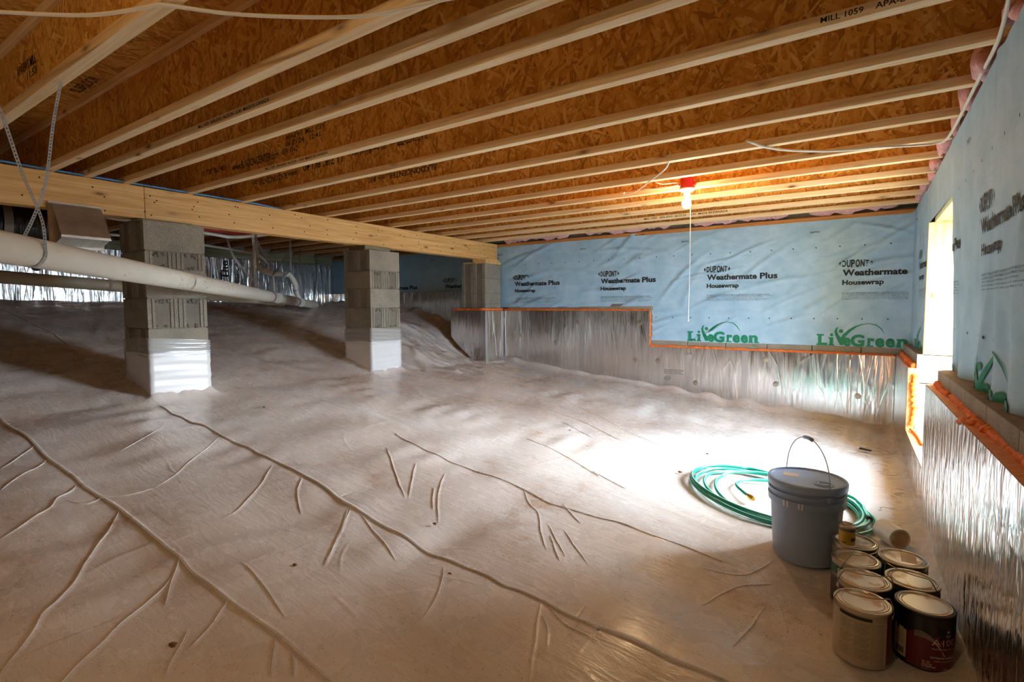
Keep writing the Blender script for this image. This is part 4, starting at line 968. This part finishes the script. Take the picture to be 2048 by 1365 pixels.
def add_fill_lamp(dx, dy, lab):
    c = dup(lt); c.location.x += dx; c.location.y += dy; c['label'] = lab
lt['group'] = 'bare bulb lamps under the joists'
add_fill_lamp(.25, -4.55, 'added fill lamp, unseen copy of the bare bulb under the joists behind the camera')  # unseen lamp added behind the camera for warm fill light
# ---------------------------------------------------------------- bucket
bc = Vector((-.205, 2.715, float(base(-.205, 2.715))+.004))
bk = thing('bucket', 'grey plastic bucket with a snapped lid and raised wire handle', 'bucket', tuple(bc))
c = tuple(bc)
build(MB().lathe([(.125, 0), (.132, .004), (.147, .258), (.147, .261), (.158, .262), (.160, .292), (.150, .294), (.149, .306), (.159, .308), (.160, .322), (.150, .324), (.149, .352), (0, .352)], 56, c), 'body', M['bucket'], bk, 'auto')
build(MB().lathe([(.151, .335), (.162, .337), (.164, .362), (.160, .369), (.148, .370), (.146, .364), (.138, .3625), (0, .3625)], 56, c).lathe([(.040, .3625), (.040, .366), (.034, .366), (.034, .3635), (0, .3635)], 28, (c[0]+.07, c[1]-.05, c[2])), 'lid', M['bucket_lid'], bk, 'auto')
build(MB().lathe([(.026, .3637), (.026, .367), (.020, .367), (.020, .364), (0, .364)], 24, (c[0]+.07, c[1]-.05, c[2])), 'spout_cap', M['bucket'], bk, 'auto')
build(MB().box(c[0]-.10, c[0]-.035, c[1]+.0, c[1]+.05, c[2]+.3628, c[2]+.3634), 'paper_label', M['tan_paper'], bk)
e = Vector((.61, -.79, 0)); hp = [bc+e*(.162*math.cos(a))+Vector((0, 0, .318+.235*math.sin(a)**.75)) for a in np.linspace(0.0, math.pi, 30)]
hd = build(MB().tube(hp, .0024, 8), 'handle', M['steel'], bk, True)
build(MB().tube([hp[13]+(hp[12]-hp[13])*.2, hp[14], hp[15], hp[16]+(hp[17]-hp[16])*.2], .0085, 12), 'grip', M['bucket'], hd, True)
for s in (1, -1): build(MB().lathe([(.014, 0), (.014, .010), (.010, .013), (0, .013)], 16, tr=lambda p: tuple(bc+e*s*(.152+p[2])+Vector((-e.y, e.x, 0))*p[0]+Vector((0, 0, .318+p[1])))), 'handle_ear', M['bucket'], bk, 'auto')
def shell(mb, c, R, a0, a1, z0, z1, n=16):        # patch on a cylinder; angle 0 faces -Y, positive turns towards +X
    mb.grid(n, 2, lambda u, v: (c[0]+R*math.sin(a0+(a1-a0)*u), c[1]-R*math.cos(a0+(a1-a0)*u), c[2]+z0+(z1-z0)*v)); return mb
m = MB()
for a, z0, z1 in ((-.52, .264, .291), (-.42, .264, .291), (-.12, .264, .291), (-.04, .264, .291)): shell(m, c, .1608, a, a+.045, z0, z1, 3)
build(m, 'rim_slots', M['white_paper'], bk)
build(shell(MB(), c, .1485, 1.05, 1.35, .215, .262, 6), 'side_label', M['white_paper'], bk)
# ---------------------------------------------------------------- hose
RH = .0095; cx, cy = -.40, 3.345
hz = lambda x, y: float(base(x, y))+RH+.006
pts = []
al = [.30, .37, .43, .475, .485]; ar = [.40, .415, .43, .445, .475]
N = 5
pts += [(-.534, 3.217), (-.575, 3.26), (-.625, 3.345), (-.61, 3.45), (-.53, 3.545)]
for L in range(N):
    for k in range(24):
        th = math.pi/2-(2*math.pi)*k/24+.02*L
        if L == 0 and k < 1: continue
        f = k/24; A_, B_ = al[L], al[min(L+1, N-1)]
        rx = (ar[L] if math.cos(th) > 0 else A_+(B_-A_)*max(0, f-.4)/.6)
        b_ = (.36+.011*((L*3) % 5) if math.sin(th) > 0 else .37+.012*((L*2) % 5))
        pts.append((cx+rx*math.cos(th)*(1-.05*(math.sin(th) > .7)), cy+b_*math.sin(th)))
    if L == N-1: pass
pts += [(-.1, 3.66), (-.0, 3.55), (.02, 3.45), (.035, 3.36)]
hp = [(x, y, hz(x, y)+.008*(1+math.sin(i*.21+1.3))+(.010 if (i//24) % 2 else 0)) for i, (x, y) in enumerate(pts)]
ho = thing('garden_hose', 'green garden hose coiled on the sheet behind the grey bucket', 'hose', (cx, cy, hz(cx, cy)-RH))
build(MB().tube(smooth(hp, .018), RH, 10), 'tube', M['hose'], ho, True)
sp = smooth(hp, .018); st = MB()
st.tube([p+Vector((0, 0, RH*.72)) for p in sp], RH*.38, 6); build(st, 'stripe', M['hose_stripe'], ho, True)
p = Vector(hp[0]); d = (Vector(hp[0])-Vector(hp[1])).normalized()
build(MB().tube([p-d*.01, p+d*.012, p+d*.013, p+d*.03, p+d*.031, p+d*.045], [.0105, .0105, .015, .015, .0115, .0115], 12), 'male_fitting', M['brass'], ho, 'auto')
p = Vector(hp[-1]); d = Vector((.25, -.95, .05)).normalized()
build(MB().tube([p-d*.005, p+d*.02, p+d*.021, p+d*.042], [.0105, .0105, .017, .017], 12), 'female_fitting', M['dark_label'], ho, 'auto')
# ---------------------------------------------------------------- roll of tape
r_ = .050; n0 = Vector((.165, 3.085, -1.187+r_+.006)); ax = Vector((-.52, .85, 0)).normalized(); sx = Vector((ax.y, -ax.x, 0))
tf = lambda p: tuple(n0+ax*p[2]+sx*p[0]+Vector((0, 0, p[1])))
tr = thing('tape_roll', 'wide roll of white tape lying on its side behind the paint cans', 'tape', (n0.x, n0.y, n0.z-r_))
build(MB().lathe([(.042, 0), (r_, 0), (r_, .125), (.042, .125)], 36, tr=tf, cap=False), 'tape', M['tape_white'], tr, 'auto')
build(MB().lathe([(.0385, -.0008), (.0425, -.0008), (.0425, .1258), (.0385, .1258), (.0385, -.0008)], 36, tr=tf, cap=False), 'core', M['card'], tr, 'auto')
# ---------------------------------------------------------------- paint cans
RC = .0815; HC = .19
def can(name, label, x, y, z, rim='tin', bail=None, R=RC, Hh=HC, cat='paint can', grp='paint cans by the foil wall', body='tin', lidmat='lid', plain_top=False):
    t = thing(name, label, cat, (x, y, z), 0, grp); c = (x, y, z)
    build(MB().lathe([(R-.004, 0), (R, .002), (R, .006), (R-.001, .008), (R-.001, Hh-.012), (R+.0018, Hh-.010), (R+.002, Hh-.004), (R-.001, Hh-.001), (R-.006, Hh-.001), (R-.008, Hh-.006), (R-.012, Hh-.006), (0, Hh-.007)], 48, c), 'body', M[body], t, 'auto')
    build(MB().lathe([(R-.0075, Hh-.005), (R-.008, Hh+.0005), (R-.011, Hh+.001), (R-.014, Hh-.004), (R-.018, Hh-.004), (R-.0195, Hh-.0005), (R-.022, Hh-.003), (0, Hh-.0035)], 48, c), 'lid', M[lidmat], t, 'auto')
    if bail:
        a, lift, sgn = bail; e = Vector((math.cos(a), math.sin(a), 0)); f = Vector((-e.y, e.x, 0))*sgn
        ctr = Vector((x, y, z+Hh*.62 if lift < .9 else z+Hh*.8)); k = R*1.07
        P = []
        for th in np.linspace(0, math.pi, 26):
            s = math.sin(th); P.append(ctr+e*(k*math.cos(th))+f*(k*1.02*s*(1-lift*.35))+Vector((0, 0, (Hh*.38+.006)*min(1, s*1.6) if lift >= 0 else -.1*s)))
        build(MB().tube(P, .0018, 7), 'bail', M['wire'], t, True)
        m = MB()
        for s in (1, -1):
            o = ctr+e*s*R; m.lathe([(.009, 0), (.008, .003), (.004, .006), (0, .006)], 12, tr=lambda p: tuple(o+e*s*p[2]+Vector((-e.y, e.x, 0))*p[0]+Vector((0, 0, p[1]))))
        build(m, 'bail_ears', M['tin'], t, 'auto')
    return t, c
def label(t, c, mat, a0, a1, z0, z1, R=RC, name='label', d=.0004):
    return build(shell(MB(), c, R+d, a0, a1, z0, z1, 24), name, M[mat], t, True)
def cyl(c, R): return lambda u, v: (c[0]+R*math.sin(u/R), c[1]-R*math.cos(u/R), c[2]+v)
gz = -1.183
# front left: back of a beige label
t, c = can('paint_can', 'paint can with a pale blue lid and beige instruction label, nearest at left', .018, 2.07, gz, bail=(.15, 1, -1), lidmat='lid')
label(t, c, 'beige', -2.2, .98, .012, .172); label(t, c, 'maroon', .98, 2.6, .012, .172)
label(t, c, 'black_gloss', -.85, .35, .160, .171, d=.0009, name='paint_drip')
m = MB(); fn = cyl(c, RC+.0012)
L1 = ['DIRECTIONS FOR USE AND SURFACE PREPARATION', 'APPLY AT TEMPERATURES ABOVE 35F', 'WASH OFF DUST MILDEW AND LOOSE PAINT', 'PRIME BARE WOOD AND MASONRY BEFORE COATING', 'NO REDUCTION NEEDED STIR WELL BEFORE USE', 'COVERAGE 250 TO 400 SQ FT PER GALLON', 'DRY TIME TOUCH 2 HOURS RECOAT 4 HOURS', 'CLEAN UP WITH SOAP AND WATER', 'DANGER KEEP OUT OF REACH OF CHILDREN', 'PROTECT FROM FREEZING']
for k in range(24):
    z = .148-k*.0054
    if k % 8 == 7: put(m, rect(-.066, .028, z+.002, z+.0026), fn); continue
    put(m, fit(L1[k % 10], -.066, -.024-.006*(k % 3), z, z+.0031, .004, 1), fn); put(m, fit(L1[(k*3+1) % 10], -.018, .026-.004*(k % 4), z, z+.0031, .004, 1), fn)
for k in range(30): put(m, fit(L1[(k*7+2) % 10], .034, .073-.003*(k % 3), .152-k*.0045, .1546-k*.0045, .004, 1), fn)
put(m, rect(-.0212, -.0207, .02, .155), fn); put(m, rect(.0305, .031, .02, .155), fn)
build(m, 'printed_text', M['ink_grey'], t)
build(shell(MB(), c, RC+.0009, .40, .97, .020, .158, 12), 'label_panel', M['tan_paper'], t, True)
# front right: maroon
t, c = can('paint_can', 'maroon and black paint can lettered A-100, nearest the wall in front', .190, 2.165, gz, body='black_gloss')
label(t, c, 'maroon', -.62, 2.0, .010, .135); label(t, c, 'beige', -1.25, -.64, .020, .118, name='barcode_panel')
m = MB()
for k in range(34):
    a = -1.2+k*.11; d = .012+.010*math.sin(k*1.7)+.008*rng.rand(); shell(m, c, RC+.0008, a, a+.115, .135-d, .178, 3)
build(m, 'paint_drips', M['black_gloss'], t, True)
m = MB(); fn = cyl(c, RC+.0013)
for k in range(16): put(m, rect(-.094+k*.0022, -.094+k*.0022+(.0005+.0009*((k*7) % 3)), .028, .050), fn)
for k in range(7): put(m, fit(L1[k], -.094, -.060, .062+k*.006, .0645+k*.006, .004, 1), fn)
build(m, 'barcode', M['ink'], t)
m = MB(); fn = cyl(c, RC+.0013)
put(m, fit('A', .016, .040, .094, .115, -.012), fn); put(m, rect(.0405, .046, .103, .105), fn); put(m, fit('100', .047, .090, .094, .115, -.012), fn)
put(m, fit('TRUSTED 100% ACRYLIC', .016, .088, .080, .085, .0, 2), fn); put(m, fit('EXTERIOR ACRYLIC', .014, .090, .050, .0565, .01, 2), fn); put(m, fit('15-YEAR LIMITED WARRANTY', .024, .088, .040, .0445, 0, 2), fn)
put(m, fit('A8 T 354', -.008, .012, .033, .039, .01, 2), fn); put(m, fit('6512-27150', -.008, .018, .0255, .0315, .01, 2), fn); put(m, fit('ULTRADEEP BASE', -.008, .028, .018, .024, .01, 2), fn)
put(m, fit('NET CONTENTS 116 OZ', -.008, .016, .010, .013, 0, 1), fn); put(m, fit('3.43 LITERS', .05, .066, .014, .018, 0, 1), fn)
for q in range(10):
    pts_ = [(-.030+.085*s, .128-.002*q-.075*s*s*(1-.055*q)+.012*math.sin(3.1*s)-.0012*q*s) for s in np.linspace(0, 1, 16)]
    for (a, b), (a2, b2) in zip(pts_, pts_[1:]): m.add([fn(a, b), fn(a2, b2), fn(a2, b2+.0004), fn(a, b+.0004)], [(0, 1, 2, 3)])
build(m, 'printed_text', M['pale_ink'], t)
build(shell(MB(), c, RC+.0011, .66, .92, .121, .153, 6), 'purple_badge', M['navy'], t, True)
m = MB(); fn = cyl(c, RC+.0018); put(m, fit('PREMIUM', .056, .072, .127, .130, .02, 1), fn); put(m, fit('PAINTS', .056, .072, .123, .126, .02, 1), fn); m.lathe([(.004, 0), (0, 0)], 10, tr=lambda p: fn(.064+p[0], .140+p[1]))
build(m, 'badge_print', M['pale_ink'], t)
# second row
t, c = can('paint_can', 'can with a chalky white lid beside the wall, behind the maroon can', .166, 2.336, gz, bail=(-.5, 1, -1)); label(t, c, 'dark_label', -3, 3, .012, .165)
t, c = can('paint_can', 'paint can with a dented silver lid, behind the beige labelled can', .022, 2.242, gz, bail=(.25, 1, -1)); label(t, c, 'purple_label', -3, 3, .012, .165)
t, c = can('paint_can', 'green banded can with a white paper on its lid, leftmost of all', -.006, 2.411, gz, bail=(.9, 1, -1)); label(t, c, 'dark_label', -3, 3, .012, .135); label(t, c, 'green_label', -3, 3, .135, .168, name='green_band'); label(t, c, 'grey_label', -1.2, -.3, .118, .136, name='grey_band')
build(MB().box(c[0]-.012, c[0]+.042, c[1]-.03, c[1]+.035, c[2]+HC-.0034, c[2]+HC-.0026), 'lid_paper', M['white_paper'], t)
m = MB()
for k in range(6): put(m, fit(L1[k], -.008, .038-.006*(k % 3), 0, .004, .004, 1), lambda u, v: (c[0]+u, c[1]+.026-k*.009+v, c[2]+HC-.0022))
build(m, 'lid_print', M['ink_grey'], t)
t, c = can('paint_can', 'green can with tan paper on its lid, in the back row by the wall', .146, 2.520, gz); label(t, c, 'green_label', -3, 3, .10, .168, name='green_band'); label(t, c, 'grey_label', -3, 3, .012, .10)
build(MB().box(c[0]-.005, c[0]+.045, c[1]-.035, c[1]+.05, c[2]+HC-.0034, c[2]+HC-.0026), 'lid_paper', M['tan_paper'], t)
t, c = can('paint_can', 'plum paint can with a small yellow can standing on its lid', -.012, 2.592, gz, bail=(-.75, .4, 1)); label(t, c, 'purple_label', -.2, 3, .012, .168); label(t, c, 'grey_label', -3, -.2, .012, .168)
t, c = can('small_can', 'small yellow and silver can standing on the plum paint can', -.040, 2.550, gz+HC-.003, R=.030, Hh=.084, cat='can', grp=None)
label(t, c, 'yellow_label', -3.1, 3.1, .006, .058, R=.030, d=.0003); label(t, c, 'grey_label', -3.1, 3.1, .058, .074, R=.030, d=.0003, name='silver_band'); label(t, c, 'dark_label', .5, 1.3, .02, .035, R=.030, d=.0007, name='brown_patch')
m = MB(); fn = cyl(c, .0309)
for k in range(12): put(m, rect(-.018+k*.0015, -.018+k*.0015+.0007, .010, .018), fn)
for k in range(5): put(m, fit(L1[k], -.018, .012, .026+k*.006, .029+k*.006, .01, 1), fn)
put(m, fit('WOOD STAIN', .012, .034, .060, .068, .02, 1), fn)
build(m, 'printed_text', M['ink'], t)
# ---------------------------------------------------------------- litter on the sheet
def clod(x, y, s, label_, name='dirt_clod', mat='soil'):
    m = MB(); ph = rng.uniform(0, 6, 4); z = float(base(x, y))+s*.35
    V = []; F = []; n = 9
    for j in range(1, 5):
        for k in range(n):
            a = 2*math.pi*k/n; e = math.pi*j/5; r = s*(1+.25*math.sin(3*a+ph[0]+j)+.15*math.sin(5*a+ph[1]))
            V.append((x+r*math.sin(e)*math.cos(a), y+r*.7*math.sin(e)*math.sin(a), z+s*.5*math.cos(e)))
    for j in range(3):
        for k in range(n): F.append((j*n+k, j*n+(k+1) % n, (j+1)*n+(k+1) % n, (j+1)*n+k))
    F += [tuple(range(n)), tuple(3*n+k for k in range(n))]
    return tag(build(m.add(V, F), name, M[mat], None, True), label_, 'dirt', 'dirt clods on the ground sheet')
for x, y, s, l in ((-1.653, .658, .014, 'brown dirt clod at the bottom left of the sheet'), (-1.61, 1.737, .010, 'tan dirt crumb near the middle of the sheet'), (-1.307, 1.49, .009, 'small dark clod below the second seam'), (-1.763, 1.128, .010, 'flat brown clod between the two seams at left'),
                   (-.97, 3.36, .014, 'dark pebble just left of the hose coil'), (-.93, 3.9, .009, 'tiny clod beyond the hose coil'), (-1.9, 3.6, .009, 'lone clod on the sheet in front of the foil wall'), (-3.6, 2.1, .012, 'small clod near the foot of the nearest pier')): clod(x, y, s, l)
tag(build(MB().add([(-.02, 4.96, -1.150), (.06, 4.93, -1.150), (.065, 4.95, -1.148), (-.015, 4.99, -1.146), (-.02, 4.96, -1.144), (.06, 4.93, -1.143), (.065, 4.95, -1.141), (-.015, 4.99, -1.139)], [(0, 1, 2, 3), (4, 5, 6, 7), (0, 1, 5, 4), (1, 2, 6, 5), (2, 3, 7, 6), (3, 0, 4, 7)]), 'black_scrap', M['ink']), 'flat black scrap on the dirty corner of the sheet', 'scrap')
m = MB()
for k in range(14):
    x, y = rng.uniform(.02, .20), rng.uniform(3.1, 5.2); a = rng.uniform(-1.2, 1.8); L = rng.uniform(.06, .24)
    m.tube([(x+L*t*math.cos(a+.8*math.sin(t*5+k)), y+L*t*math.sin(a+.8*math.sin(t*5+k)), float(base(x, y))+.012) for t in np.linspace(0, 1, 8)], .0012, 5)
tag(build(m, 'root_strands', M['soil']), 'thin brown root fibres strewn along the foot of the right wall', 'roots', kind='stuff')

for o in COL.objects:
    if o.name.split('.')[0] in ('printed_text', 'lid_print', 'badge_print', 'barcode', 'paint_drips', 'rim_slots', 'wire_screen', 'green_logo') and o.parent: o['kind'] = 'stuff'
# ---------------------------------------------------------------- lift everything onto the datum
for o in list(COL.objects):
    if o.parent is None and o.type in ('MESH', 'EMPTY'): o.location.z += H
